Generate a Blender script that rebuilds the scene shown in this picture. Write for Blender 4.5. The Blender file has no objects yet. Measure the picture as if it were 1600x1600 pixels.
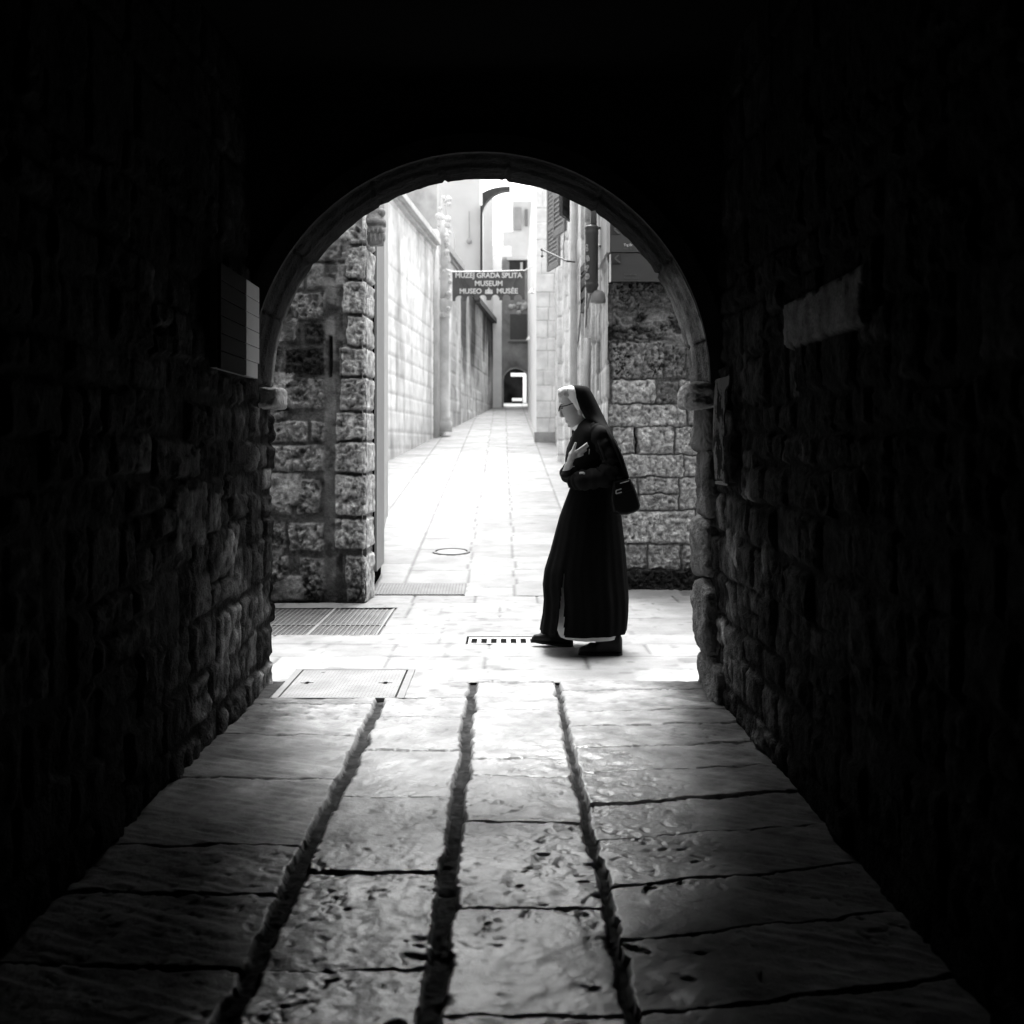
import bpy, bmesh, math, random
import numpy as np
from mathutils import Vector

R = math.radians
sc = bpy.context.scene
C = sc.collection

# ---------------------------------------------------------------- camera
F = 1800.0                     # focal length in photograph pixels
EYE = 1.22
cd = bpy.data.cameras.new('camera'); cam = bpy.data.objects.new('camera', cd); C.objects.link(cam)
cam.location = (0, 0, EYE); cam.rotation_euler = (R(90), 0, 0)
cd.sensor_width = 36; cd.lens = F / 1600 * 36
cd.shift_x = 15 / 1600; cd.shift_y = -100 / 1600
cd.clip_start = 0.05; cd.clip_end = 400
cd.dof.use_dof = True; cd.dof.focus_distance = 5.9; cd.dof.aperture_fstop = 4.2
sc.camera = cam

# ---------------------------------------------------------------- sky, sun, exposure
SUN_EL, SUN_ROT = R(66), R(6)
w = bpy.data.worlds.new('World'); sc.world = w; w.use_nodes = True
nt = w.node_tree; nt.nodes.clear()
sky = nt.nodes.new('ShaderNodeTexSky'); sky.sky_type = 'NISHITA'; sky.sun_disc = False
sky.sun_elevation = SUN_EL; sky.sun_rotation = SUN_ROT
sky.dust_density = 4.0; sky.air_density = 1.5
bw = nt.nodes.new('ShaderNodeRGBToBW'); bg = nt.nodes.new('ShaderNodeBackground'); wo = nt.nodes.new('ShaderNodeOutputWorld')
bg.inputs['Strength'].default_value = 0.15
nt.links.new(sky.outputs[0], bw.inputs[0]); nt.links.new(bw.outputs[0], bg.inputs[0]); nt.links.new(bg.outputs[0], wo.inputs[0])
sl = bpy.data.lights.new('sun', 'SUN'); sl.energy = 1.5; sl.angle = R(38); sl.color = (1, 1, 1)
so = bpy.data.objects.new('sun', sl); C.objects.link(so)
sd = Vector((math.sin(SUN_ROT) * math.cos(SUN_EL), math.cos(SUN_ROT) * math.cos(SUN_EL), math.sin(SUN_EL)))
so.rotation_euler = sd.to_track_quat('Z', 'Y').to_euler()
sc.view_settings.view_transform = 'Standard'; sc.view_settings.look = 'None'
sc.view_settings.gamma = 1; sc.view_settings.exposure = 2.4
sc.cycles.use_denoising = True
sc.cycles.max_bounces = 12; sc.cycles.diffuse_bounces = 6
sc.cycles.sample_clamp_indirect = 8

# ---------------------------------------------------------------- helpers
def P(px, py, Y):
    return Vector(((px - 785) / F * Y, Y, EYE - (py - 700) / F * Y))
def GY(py):                    # depth of a point of the level ground
    return F * EYE / (py - 700)

rng0 = np.random.default_rng(11)
LAT = rng0.random((256, 256))
def vnoise(u, v, seed=0):
    u = u + seed * 17.31; v = v + seed * 9.77
    iu = np.floor(u).astype(int); iv = np.floor(v).astype(int)
    fu = u - iu; fv = v - iv
    fu = fu * fu * (3 - 2 * fu); fv = fv * fv * (3 - 2 * fv)
    a = LAT[iu % 256, iv % 256]; b = LAT[(iu + 1) % 256, iv % 256]
    c = LAT[iu % 256, (iv + 1) % 256]; d = LAT[(iu + 1) % 256, (iv + 1) % 256]
    return (a * (1 - fu) + b * fu) * (1 - fv) + (c * (1 - fu) + d * fu) * fv
def fbm(u, v, f=1.0, o=4, seed=0, g=0.5):
    s = 0; a = 1.0; t = 0
    for k in range(o):
        s = s + a * (vnoise(u * f, v * f, seed + k * 3) - 0.5); t += a
        a *= g; f *= 2.03
    return s / t * 2
def sstep(a, b, x):
    t = np.clip((x - a) / (b - a), 0, 1); return t * t * (3 - 2 * t)

def link(name, me, mat, parent=None, smooth=True):
    o = bpy.data.objects.new(name, me); C.objects.link(o)
    if mat: me.materials.append(mat)
    if parent: o.parent = parent
    if smooth and len(me.polygons):
        me.polygons.foreach_set('use_smooth', [True] * len(me.polygons))
    return o
def empty(name, label, cat, loc=(0, 0, 0), group=None):
    o = bpy.data.objects.new(name, None); C.objects.link(o); o.location = loc
    o['label'] = label; o['category'] = cat
    if group: o['group'] = group
    o.empty_display_size = .2
    return o
def tag(o, label, cat, group=None):
    o['label'] = label; o['category'] = cat
    if group: o['group'] = group
    return o
def struct(o, kind='structure', label=None):
    o['kind'] = kind
    if label: o['label'] = label
    return o
def keep(o, parent):           # parent without moving (parents here are unrotated)
    o.parent = parent; o.matrix_parent_inverse = parent.matrix_basis.inverted()
    return o

class MB:
    """collects shapes and links them as one mesh object, coordinates in world space"""
    def __init__(s): s.v = []; s.f = []
    def add(s, vs, fs):
        n = len(s.v); s.v += [tuple(p) for p in vs]; s.f += [tuple(i + n for i in q) for q in fs]; return s
    def box(s, x0, x1, y0, y1, z0, z1):
        return s.add([(x0, y0, z0), (x1, y0, z0), (x1, y1, z0), (x0, y1, z0), (x0, y0, z1), (x1, y0, z1), (x1, y1, z1), (x0, y1, z1)],
                     [(0, 3, 2, 1), (4, 5, 6, 7), (0, 1, 5, 4), (1, 2, 6, 5), (2, 3, 7, 6), (3, 0, 4, 7)])
    def prism(s, poly, z0, z1):          # polygon counter-clockwise in xy
        n = len(poly)
        return s.add([(x, y, z0) for x, y in poly] + [(x, y, z1) for x, y in poly],
                     [tuple(range(n - 1, -1, -1)), tuple(range(n, 2 * n))] + [(i, (i + 1) % n, (i + 1) % n + n, i + n) for i in range(n)])
    def bar(s, a, b, wx, wz):            # box between two points
        a = Vector(a); b = Vector(b); d = (b - a).normalized()
        up = Vector((0, 0, 1)) if abs(d.z) < .95 else Vector((0, 1, 0))
        e = d.cross(up).normalized() * wx / 2; g = e.cross(d).normalized() * wz / 2
        vs = [p + i * e + j * g for p in (a, b) for i, j in ((-1, -1), (1, -1), (1, 1), (-1, 1))]
        return s.add(vs, [(0, 1, 2, 3), (7, 6, 5, 4), (0, 4, 5, 1), (1, 5, 6, 2), (2, 6, 7, 3), (3, 7, 4, 0)])
    def tube(s, pts, rad, n=12, cap=True):
        pts = [Vector(p) for p in pts]
        if not hasattr(rad, '__len__'): rad = [rad] * len(pts)
        vs = []; fs = []
        ref = Vector((0.13, 0.2, 1)).normalized()
        for i, p in enumerate(pts):
            d = (pts[min(i + 1, len(pts) - 1)] - pts[max(i - 1, 0)]).normalized()
            e = d.cross(ref)
            if e.length < .1: e = d.cross(Vector((1, 0, 0)))
            e.normalize(); g = d.cross(e)
            for k in range(n):
                t = 2 * math.pi * k / n
                vs.append(p + (e * math.cos(t) + g * math.sin(t)) * rad[i])
        for i in range(len(pts) - 1):
            for k in range(n):
                a = i * n + k; b = i * n + (k + 1) % n
                fs.append((a, b, b + n, a + n))
        if cap: fs += [tuple(range(n - 1, -1, -1)), tuple(range((len(pts) - 1) * n, len(pts) * n))]
        return s.add(vs, fs)
    def sphere(s, c, r, n=12):           # r may be a 3-tuple
        if not hasattr(r, '__len__'): r = (r, r, r)
        vs = [(c[0], c[1], c[2] + r[2])]
        for i in range(1, n):
            t = math.pi * i / n
            for k in range(2 * n):
                q = math.pi * k / n
                vs.append((c[0] + r[0] * math.sin(t) * math.cos(q), c[1] + r[1] * math.sin(t) * math.sin(q), c[2] + r[2] * math.cos(t)))
        vs.append((c[0], c[1], c[2] - r[2])); m = 2 * n
        fs = [(0, 1 + k, 1 + (k + 1) % m) for k in range(m)]
        for i in range(n - 2):
            for k in range(m):
                a = 1 + i * m + k; b = 1 + i * m + (k + 1) % m
                fs.append((a, a + m, b + m, b))
        L = len(vs) - 1; o = 1 + (n - 2) * m
        fs += [(L, o + (k + 1) % m, o + k) for k in range(m)]
        return s.add(vs, fs)
    def loft(s, rows, n=32, e=2.0, cap=True, mod=None, skip=None):
        """rows of (z, x0, x1, yc, b): stacked superellipses"""
        vs = []; fs = []
        for r, (z, x0, x1, yc, b) in enumerate(rows):
            cx = (x0 + x1) / 2; a = (x1 - x0) / 2
            for k in range(n):
                t = 2 * math.pi * k / n; c = math.cos(t); q = math.sin(t)
                m = mod(t, z, r) if mod else 1
                vs.append((cx + a * m * math.copysign(abs(c) ** (2 / e), c), yc + b * m * math.copysign(abs(q) ** (2 / e), q), z))
        for i in range(len(rows) - 1):
            for k in range(n):
                a = i * n + k; b = i * n + (k + 1) % n
                q = (a, b, b + n, a + n)
                if skip:
                    cc = [sum(vs[j][m] for j in q) / 4 for m in range(3)]
                    if skip(*cc): continue
                fs.append(q)
        if cap: fs += [tuple(range(n - 1, -1, -1)), tuple(range((len(rows) - 1) * n, len(rows) * n))]
        return s.add(vs, fs)
    def lathe(s, c, prof, n=24):         # prof (r, z) about a vertical axis at c
        return s.loft([(c[2] + z, c[0] - r, c[0] + r, c[1], r) for r, z in prof], n)
    def mesh(s, name):
        me = bpy.data.meshes.new(name); me.from_pydata(s.v, [], s.f); me.validate()
        bm = bmesh.new(); bm.from_mesh(me); bmesh.ops.recalc_face_normals(bm, faces=bm.faces); bm.to_mesh(me); bm.free()
        return me
    def build(s, name, mat, parent=None, smooth=False, bevel=0, autosmooth=False):
        o = link(name, s.mesh(name), mat, None, smooth)
        if parent: keep(o, parent)
        if bevel:
            b = o.modifiers.new('bevel', 'BEVEL'); b.width = bevel; b.segments = 2; b.limit_method = 'ANGLE'
        return o

# ---------------------------------------------------------------- materials (all grey: a black and white place)
def base_mat(name):
    m = bpy.data.materials.new(name); m.use_nodes = True
    nt = m.node_tree; return m, nt, nt.nodes['Principled BSDF']
def N(nt, t, **kw):
    n = nt.nodes.new(t)
    for k, v in kw.items(): setattr(n, k, v)
    return n
def math_node(nt, op, a, b):
    n = N(nt, 'ShaderNodeMath', operation=op)
    for i, x in enumerate((a, b)):
        if isinstance(x, (int, float)): n.inputs[i].default_value = x
        else: nt.links.new(x, n.inputs[i])
    return n.outputs[0]
def ramp(nt, src, a, b, lo, hi):
    n = N(nt, 'ShaderNodeMapRange'); n.inputs[1].default_value = a; n.inputs[2].default_value = b
    n.inputs[3].default_value = lo; n.inputs[4].default_value = hi
    nt.links.new(src, n.inputs[0]); return n.outputs[0]
def noise(nt, scale, detail=4, rough=.55, stretch=None):
    tc = N(nt, 'ShaderNodeTexCoord'); n = N(nt, 'ShaderNodeTexNoise'); n.inputs['Scale'].default_value = scale
    n.inputs['Detail'].default_value = detail; n.inputs['Roughness'].default_value = rough
    if stretch:
        mp = N(nt, 'ShaderNodeMapping'); mp.inputs['Scale'].default_value = stretch
        nt.links.new(tc.outputs['Object'], mp.inputs[0]); nt.links.new(mp.outputs[0], n.inputs['Vector'])
    else: nt.links.new(tc.outputs['Object'], n.inputs['Vector'])
    return n.outputs[0]
def relief_mat(name, rough=(.8, .95), bump=.5, bscale=60, var=.35, vscale=6, spec=.4, gain=1.0, bdist=.01, stretch=None, pol=False):
    m, nt, b = base_mat(name)
    at = N(nt, 'ShaderNodeAttribute', attribute_name='tone')
    n1 = noise(nt, vscale, 6, .65, stretch); n2 = noise(nt, bscale, 5, .6, stretch); n3 = noise(nt, bscale * 3.1, 3, .6)
    v1 = ramp(nt, n1, .3, .7, 1 - var, 1 + var); v2 = ramp(nt, n3, .3, .7, 1 - var * .5, 1 + var * .5)
    t = math_node(nt, 'MULTIPLY', math_node(nt, 'MULTIPLY', at.outputs['Fac'], v1), math_node(nt, 'MULTIPLY', v2, gain))
    cc = N(nt, 'ShaderNodeCombineColor')
    for i in range(3): nt.links.new(t, cc.inputs[i])
    nt.links.new(cc.outputs[0], b.inputs['Base Color'])
    if pol:
        ap = N(nt, 'ShaderNodeAttribute', attribute_name='polish')
        r = math_node(nt, 'ADD', ramp(nt, ap.outputs['Fac'], 0, 1, rough[1], rough[0]), ramp(nt, n1, .3, .7, -.05, .07))
        nt.links.new(r, b.inputs['Roughness'])
        nt.links.new(ramp(nt, ap.outputs['Fac'], 0, 1, .05, spec), b.inputs['Specular IOR Level'])
        nt.links.new(ramp(nt, ap.outputs['Fac'], .1, 1, 0, .6), b.inputs['Coat Weight'])
        nt.links.new(ramp(nt, n1, .3, .7, .27, .42), b.inputs['Coat Roughness']); b.inputs['Coat IOR'].default_value = 1.6
    else:
        nt.links.new(ramp(nt, n2, .3, .7, rough[0], rough[1]), b.inputs['Roughness'])
        b.inputs['Specular IOR Level'].default_value = spec
    bp = N(nt, 'ShaderNodeBump'); bp.inputs['Strength'].default_value = bump; bp.inputs['Distance'].default_value = bdist
    nt.links.new(math_node(nt, 'ADD', n2, math_node(nt, 'MULTIPLY', n3, .4)), bp.inputs['Height'])
    nt.links.new(bp.outputs[0], b.inputs['Normal'])
    return m
def plain(name, g, rough=.7, var=.15, vscale=8, bump=.2, bscale=50, metal=0, spec=.4, stretch=None, bdist=.004):
    m, nt, b = base_mat(name)
    n1 = noise(nt, vscale, 5, .6, stretch); n2 = noise(nt, bscale, 4, .6, stretch)
    t = ramp(nt, n1, .25, .75, g * (1 - var), g * (1 + var))
    cc = N(nt, 'ShaderNodeCombineColor')
    for i in range(3): nt.links.new(t, cc.inputs[i])
    nt.links.new(cc.outputs[0], b.inputs['Base Color'])
    b.inputs['Roughness'].default_value = rough; b.inputs['Metallic'].default_value = metal
    b.inputs['Specular IOR Level'].default_value = spec
    bp = N(nt, 'ShaderNodeBump'); bp.inputs['Strength'].default_value = bump; bp.inputs['Distance'].default_value = bdist
    nt.links.new(n2, bp.inputs['Height']); nt.links.new(bp.outputs[0], b.inputs['Normal'])
    return m

M_ROCK = relief_mat('weathered_stone', bump=1, bscale=38, var=.28, vscale=11, bdist=.025)
M_DARKROCK = relief_mat('sooty_stone', bump=1, bscale=34, var=.6, vscale=9, bdist=.02, spec=.03)
M_PALE = relief_mat('pale_limestone', bump=.2, bscale=30, var=.08, vscale=2.5, spec=.25)
M_STREAK = relief_mat('streaked_render', bump=.35, bscale=18, var=.38, vscale=2.6, spec=.2, stretch=(1, 1, .22))
M_FLOOR = relief_mat('worn_paving', rough=(.18, .85), bump=.5, bscale=85, var=.25, vscale=7, spec=1.0, bdist=.006, pol=True)
M_FLOOR2 = relief_mat('street_paving', rough=(.6, .8), bump=.25, bscale=60, var=.10, vscale=3, spec=.3, bdist=.003)
M_MASS = plain('house_mass', .45, .9)
M_SHADE = plain('black_ceiling_shade', .005, .95, spec=0)  # passage shade put into the colour: near black so bounced light hardly shows
M_METAL = plain('dark_iron', .06, .5, metal=0)
M_PLATE = plain('grey_sign_face', .12, .6, bump=.05)
M_WHITE = plain('white_paint', .85, .6)
M_BLACK = plain('black_paint', .012, .6)
M_VOID = plain('black_hollow_shade', .004, 1, spec=0)  # flat black standing in for the shade inside hollows

# ---------------------------------------------------------------- stone relief surfaces
def courses(u0, u1, v0, v1, hr, wr, rng, tone, gap=.008, amp=.006, proud=.008, skiprow=None):
    out = []; v = v0
    while v < v1:
        h = rng.uniform(*hr); h = h if v + h * 1.3 < v1 else v1 - v
        u = u0 - rng.uniform(0, wr[0])
        while u < u1:
            wd = rng.uniform(*wr)
            out.append((u + gap, u + wd - gap, v + gap, v + h - gap, rng.uniform(*tone), rng.uniform(.4, 1.3) * amp, rng.uniform(-1, 1) * proud))
            u += wd
        v += h
    return out

def relief(name, mapf, U, V, stones, mat, parent=None, joint=.05, depth=.02, bevel=.012, warp=.01, wf=6, seed=0,
           nf=14, pre=None, holes=(), post=None, ptone=None, polish=None, cav=.07, warp2=0., wf2=40):
    uu, vv = np.meshgrid(U, V)
    wu = uu + warp * fbm(uu, vv, wf, 4, seed + 1); wv = vv + warp * fbm(uu, vv, wf, 4, seed + 2)
    if warp2: wu = wu + warp2 * fbm(uu, vv, wf2, 3, seed + 21); wv = wv + warp2 * fbm(uu, vv, wf2, 3, seed + 22)
    if pre: wu, wv = pre(wu, wv)
    D = np.full(uu.shape, -1.0); T = np.full(uu.shape, joint); A = np.full(uu.shape, .002); PR = np.zeros(uu.shape); ID = np.zeros(uu.shape)
    for k, s in enumerate(stones):
        u0, u1, v0, v1, t, a, p = s[:7]
        if u1 < U[0] - .1 or u0 > U[-1] + .1 or v1 < V[0] - .3 or v0 > V[-1] + .3: continue
        d = np.minimum(np.minimum(wu - u0, u1 - wu), np.minimum(wv - v0, v1 - wv))
        m = d > D
        D = np.where(m, d, D); T = np.where(m & (d > -.5), t, T); A = np.where(m, a, A); PR = np.where(m, p, PR); ID = np.where(m, k * 1.0, ID)
    S = sstep(0, bevel, D)
    n = fbm(uu + ID * 3.7, vv + ID * 1.3, nf, 5, seed + 3, .6)
    rd = 1 - 2 * np.abs(fbm(uu - ID * 2.1, vv, nf * .7, 4, seed + 7, .55))
    H = S * (depth + PR + A * (n * 1.5 + rd * .5)) + (1 - S) * .003 * fbm(uu, vv, 40, 3, seed + 5)
    tone = joint + (T - joint) * sstep(-.001, bevel * .6, D)
    tone = tone * (1 + .25 * fbm(uu, vv, 5, 4, seed + 8)) * np.clip(1 + cav * (2.2 * n + .8 * (rd - .6)), .15, 2)  # cav paints relief shading into the tone: hollows darker, ridges lighter
    if post: H, tone = post(uu, vv, H, tone, D, ID)
    if ptone: tone = ptone(uu, vv, tone)
    X, Y, Z = mapf(uu, vv, H)
    nv, nu = uu.shape
    co = np.stack([X, Y, Z], -1).reshape(-1, 3).astype(np.float32)
    ii = np.arange(nv * nu).reshape(nv, nu)
    q = np.stack([ii[:-1, :-1], ii[:-1, 1:], ii[1:, 1:], ii[1:, :-1]], -1).reshape(-1, 4)
    if holes:
        uc = ((uu[:-1, :-1] + uu[1:, 1:]) / 2).reshape(-1); vc = ((vv[:-1, :-1] + vv[1:, 1:]) / 2).reshape(-1)
        kp = np.ones(len(q), bool)
        for a, b, c, d in holes: kp &= ~((uc > a) & (uc < b) & (vc > c) & (vc < d))
        q = q[kp]
    me = bpy.data.meshes.new(name)
    me.vertices.add(len(co)); me.vertices.foreach_set('co', co.ravel())
    me.loops.add(q.size); me.loops.foreach_set('vertex_index', q.ravel().astype(np.int32))
    me.polygons.add(len(q)); me.polygons.foreach_set('loop_start', np.arange(0, q.size, 4, dtype=np.int32))
    me.update(calc_edges=True)
    at = me.attributes.new('tone', 'FLOAT', 'POINT'); at.data.foreach_set('value', np.clip(tone, .004, .85).astype(np.float32).ravel())
    if polish is not None:
        pl = polish(uu, vv) * sstep(-.001, bevel, D)
        at = me.attributes.new('polish', 'FLOAT', 'POINT'); at.data.foreach_set('value', np.clip(pl, 0, 1).astype(np.float32).ravel())
    o = link(name, me, mat)
    if parent: keep(o, parent)
    return o
def plane_map(o, u, v, n):
    o, u, v, n = [np.array(x, float) for x in (o, u, v, n)]
    def f(a, b, h):
        return tuple(o[i] + a * u[i] + b * v[i] + h * n[i] for i in range(3))
    return f
def lin(a, b, st, extra=()):
    x = np.arange(a, b + st * .5, st); x[-1] = b
    return np.unique(np.concatenate([x, np.array([e for e in extra if a < e < b])])) if len(extra) else x

# =================================================================== GROUND
SL = .082                      # slope of the alley
def zg(Y): return max(0, SL * (Y - 9.5))
struct(MB().add([(-80, -40, -.35), (80, -40, -.35), (80, 9.5, -.35), (-80, 9.5, -.35), (80, 60, 3.6), (-80, 60, 3.6)],
                [(0, 1, 2, 3), (3, 2, 4, 5)]).build('ground', plain('bare_ground', .2)))

# passage floor: long worn slabs in four strips
def strip(u0, u1, ys, tones, gap=.008, cg=.0015, amp=.004, r=random.Random(3)):
    out = []
    for a, b in zip(ys[:-1], ys[1:]):
        out.append((u0 + gap, u1 - gap, a + cg, b - cg, r.uniform(*tones), amp * r.uniform(.7, 1.4), r.uniform(-.003, .003)))
    return out
yj = lambda L: sorted([GY(p) for p in L])
T0 = (.27, .35)
fs = []
fs += strip(-1.3, -.597, yj([1101, 1150, 1218, 1325, 1399, 1514, 1750, 2300]) + [6.05], T0, .012)
fs += strip(-.575, -.165, yj([1091, 1120, 1171, 1246, 1364, 1516, 1760, 2300]) + [6.05], T0, .008)
fs += strip(-.135, .272, yj([1066, 1109, 1186, 1214, 1285, 1422, 1590, 1900, 2300]) + [6.05], T0, .006)
fs += strip(.285, 1.2, yj([1080, 1113, 1136, 1171, 1210, 1259, 1314, 1387, 1472, 1592, 1800, 2300]) + [6.05], T0, .006)
def pre_floor(u, v):
    k = .08 + .17 * sstep(5.8, 3.4, v)
    off = np.where(u > .277, k * (u - .284), np.where(u < -.585, -.05 * (u + .585), 0))
    return u, v - off * sstep(6.0, 5.6, v)
def post_floor(uu, vv, H, tone, D, ID):
    a1 = uu * .83 + vv * .56 + .05 * fbm(uu, vv, 9, 3, 39); b1 = -uu * .56 + vv * .83 + .05 * fbm(uu, vv, 9, 3, 40)
    p = .7 * vnoise(a1 * 42, b1 * 30, 41) + .3 * vnoise(a1 * 90, b1 * 80, 42); rough = fbm(uu * 1.0, vv, 1.3, 2, 44)
    zone = sstep(0, .4, rough + .3 * fbm(uu, vv, 4, 3, 45) + .25 * (vv < 3.2) * (uu > -.15) * (uu < .3))
    pits = .8 * sstep(.69, .84, p) * sstep(.0, .01, D)
    big = sstep(.74, .90, .75 * vnoise(a1 * 15, b1 * 12, 47) + .25 * vnoise(a1 * 50, b1 * 50, 48)) * sstep(4.4, 3.2, vv) * (np.abs(uu) < .6)
    H = H + (D < 0) * .006 * fbm(a1, b1, 45, 4, 49, .7)
    rip = fbm(uu * 2.2 + vv * 1.4, vv * 10 - uu * 6, 1.0, 3, 50)
    chis = fbm(uu * 6, vv * 34 + uu * 16, 1.0, 2, 53) * sstep(.45, .8, np.abs(uu))
    H = H - .006 * pits * zone - .011 * big + .0022 * rip * (D > 0) + .0016 * fbm(a1 * .7, b1 * 1.6, 26, 3, 56, .65) * (D > 0) + .005 * chis * (D > 0) + .004 * fbm(uu, vv, 2.2, 2, 58)
    tone = tone * (1 - .45 * pits * zone - .35 * big)
    tone = tone * (.70 + .85 * sstep(5.6, 3.7, vv))  # tone raised toward the camera to even out light from the exit
    tone = np.where(D < 0, tone * (1 + 1.0 * fbm(a1, b1, 30, 4, 59)), tone)
    # light falloff toward the walls and the near end, painted into the tone
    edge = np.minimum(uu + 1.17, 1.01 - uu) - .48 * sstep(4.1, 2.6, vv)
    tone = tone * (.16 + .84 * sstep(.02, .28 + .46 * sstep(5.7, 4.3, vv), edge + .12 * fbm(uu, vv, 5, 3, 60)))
    return H, tone
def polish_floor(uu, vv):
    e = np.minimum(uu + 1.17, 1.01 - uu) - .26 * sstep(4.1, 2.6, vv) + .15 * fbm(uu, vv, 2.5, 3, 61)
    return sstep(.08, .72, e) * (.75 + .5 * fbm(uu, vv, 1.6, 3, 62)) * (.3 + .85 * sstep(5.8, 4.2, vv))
cov = (-1.135, -.478, GY(1091), GY(1046))       # rectangular access cover
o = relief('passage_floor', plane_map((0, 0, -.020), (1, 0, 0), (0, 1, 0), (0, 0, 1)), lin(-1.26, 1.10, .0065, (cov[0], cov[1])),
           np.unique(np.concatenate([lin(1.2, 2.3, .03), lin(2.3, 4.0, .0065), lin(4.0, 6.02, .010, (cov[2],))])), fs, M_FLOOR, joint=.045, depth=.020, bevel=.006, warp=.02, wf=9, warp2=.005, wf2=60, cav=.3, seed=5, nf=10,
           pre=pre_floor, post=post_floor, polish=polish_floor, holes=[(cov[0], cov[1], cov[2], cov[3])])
struct(o)
struct(MB().box(-1.3, 1.2, -1.6, 1.195, -.03, -.004).build('passage_floor_rear', plain('dull_slabs', .12, .9)))

# cross street paving: rows across the view
cs = []
rr = random.Random(8)
rows = yj([1063, 1045, 1026, 1006, 990, 966, 942, 925])
rows = [6.02] + [y for y in rows if y > 6.1] + [9.8]
for a, b in zip(rows[:-1], rows[1:]):
    u = -3.0 + rr.uniform(-.3, 0)
    while u < 3.4:
        wd = rr.uniform(.38, .75)
        cs.append((u + .004, u + wd - .004, a + .004, b - .004, rr.uniform(.20, .28), .002, rr.uniform(-.002, .002))); u += wd
drain = (-.245, .265, 7.16, 7.46)
grat = (-1.95, -.80, 7.50, 8.78)
def post_cs(uu, vv, H, tone, D, ID):
    H = H + .0015 * fbm(uu * 3, vv * 9, 1, 3, 70)
    return H, tone * (1 - .3 * sstep(.76, .9, vnoise(uu * 16, vv * 10, 72)))
hs = [drain, grat, (cov[0], cov[1], cov[2], cov[3])]
xs = lin(-3.2, 3.2, .02, (drain[0], drain[1], grat[0], grat[1], cov[0], cov[1]))
ys = lin(6.02, 9.5, .02, (drain[2], drain[3], grat[2], grat[3], cov[3]))
o = relief('cross_street', plane_map((0, 0, -.006), (1, 0, 0), (0, 1, 0), (0, 0, 1)), xs, ys, cs, M_FLOOR2, joint=.11, depth=.006,
           bevel=.006, warp=.01, wf=6, seed=9, nf=10, post=post_cs, holes=hs)
struct(o)
struct(MB().box(-20, -3.2, 6.03, 9.5, -.05, -.002).box(3.2, 20, 6.03, 9.5, -.05, -.002).build('cross_street_ends', plain('street_slabs', .45, .8)))

# alley paving, rising away
al = []
jl = [-3.6, -2.9, -2.2, -1.45, -.85, -.31, .11, .75, 1.5]
for a, b in zip(jl[:-1], jl[1:]):
    y = 9.5 - rr.uniform(.0, .25)
    while y < 47:
        L = rr.uniform(.42, .95)
        al.append((a + .009, b - .009, y + .004, y + L - .004, rr.uniform(.22, .275), .0015, rr.uniform(-.002, .002))); y += L
def pre_al(u, v): return u - .0 * v, v
Yu = np.concatenate([np.arange(9.5, 18, .03), np.arange(18, 47.1, .1)])
def map_al(u, v, h): return u + 0, v + 0, SL * (v - 9.5) + h - .006
mh_c = (-.515, 11.62, .175)
def post_al(uu, vv, H, tone, D, ID):
    d = np.hypot(uu - mh_c[0], vv - mh_c[1])
    H = np.where(d < mh_c[2] + .03, -.001, H)
    return H, tone
o = relief('alley_paving', map_al, lin(-3.6, 1.7, .025), Yu, al, M_FLOOR2, joint=.125, depth=.006, bevel=.008, warp=.02, wf=3, seed=14, nf=8, post=post_al)
struct(o)

# =================================================================== PASSAGE BUILDING (nearest, frames the view)
pb = empty('archway_building', 'dark stone building pierced by the vaulted passage and round arch in the foreground', 'building', (0, 6.0, 0))
ACX, ACZ, AR = -.107, 1.534, 1.087
YN, YF = 5.52, 6.02
XL, XR = -1.17, 1.01
rg = random.Random(21)
def rubble(u0, u1, v0, v1, rg, tone, amp):
    out = []; v = v0
    base = tone
    def tn():
        return rg.uniform(.09, .15) if rg.random() < .12 else rg.uniform(*base)
    while v < v1:
        h = rg.uniform(.11, .24); u = u0 - rg.uniform(0, .2)
        while u < u1:
            wd = rg.uniform(.14, .42); j = rg.uniform(-.02, .02)
            if h > .19 and rg.random() < .3:
                out.append((u + .009, u + wd - .009, v + j, v + j + h * .5 - .012, tn(), amp, rg.uniform(-.01, .008)))
                out.append((u + .009, u + wd - .009, v + j + h * .5, v + j + h - .014, tn(), amp, rg.uniform(-.01, .008)))
            else:
                out.append((u + .009, u + wd - .009, v + j, v + j + h - .014, tn(), amp * rg.uniform(.5, 1.4), rg.uniform(-.012, .01)))
            u += wd
        v += h
    return out
DT = (.014, .055)
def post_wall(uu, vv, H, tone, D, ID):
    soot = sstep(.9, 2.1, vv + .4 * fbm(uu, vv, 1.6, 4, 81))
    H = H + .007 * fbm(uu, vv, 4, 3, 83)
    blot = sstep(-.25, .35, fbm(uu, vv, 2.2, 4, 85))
    return H, tone * (1 - .75 * soot) * (.3 + .7 * blot) * (1 - .7 * sstep(5.3, 3.4, uu))  # last factor paints the light falloff away from the exit
def post_wallR(uu, vv, H, tone, D, ID):
    H, tone = post_wall(uu, vv, H, tone, D, ID)
    # patch of pale plaster
    w_ = .012 * fbm(uu, vv, 22, 3, 90)
    m = sstep(0, .006, np.minimum(np.minimum(uu - 3.27, 4.17 - uu), np.minimum(vv - 1.573, 1.742 - vv)) + w_ + (.0))
    H = H * (1 - m) + m * .04
    tone = tone * (1 - m) + m * .16 * (1 + .3 * fbm(uu, vv, 9, 4, 91))
    return H, tone
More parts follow.
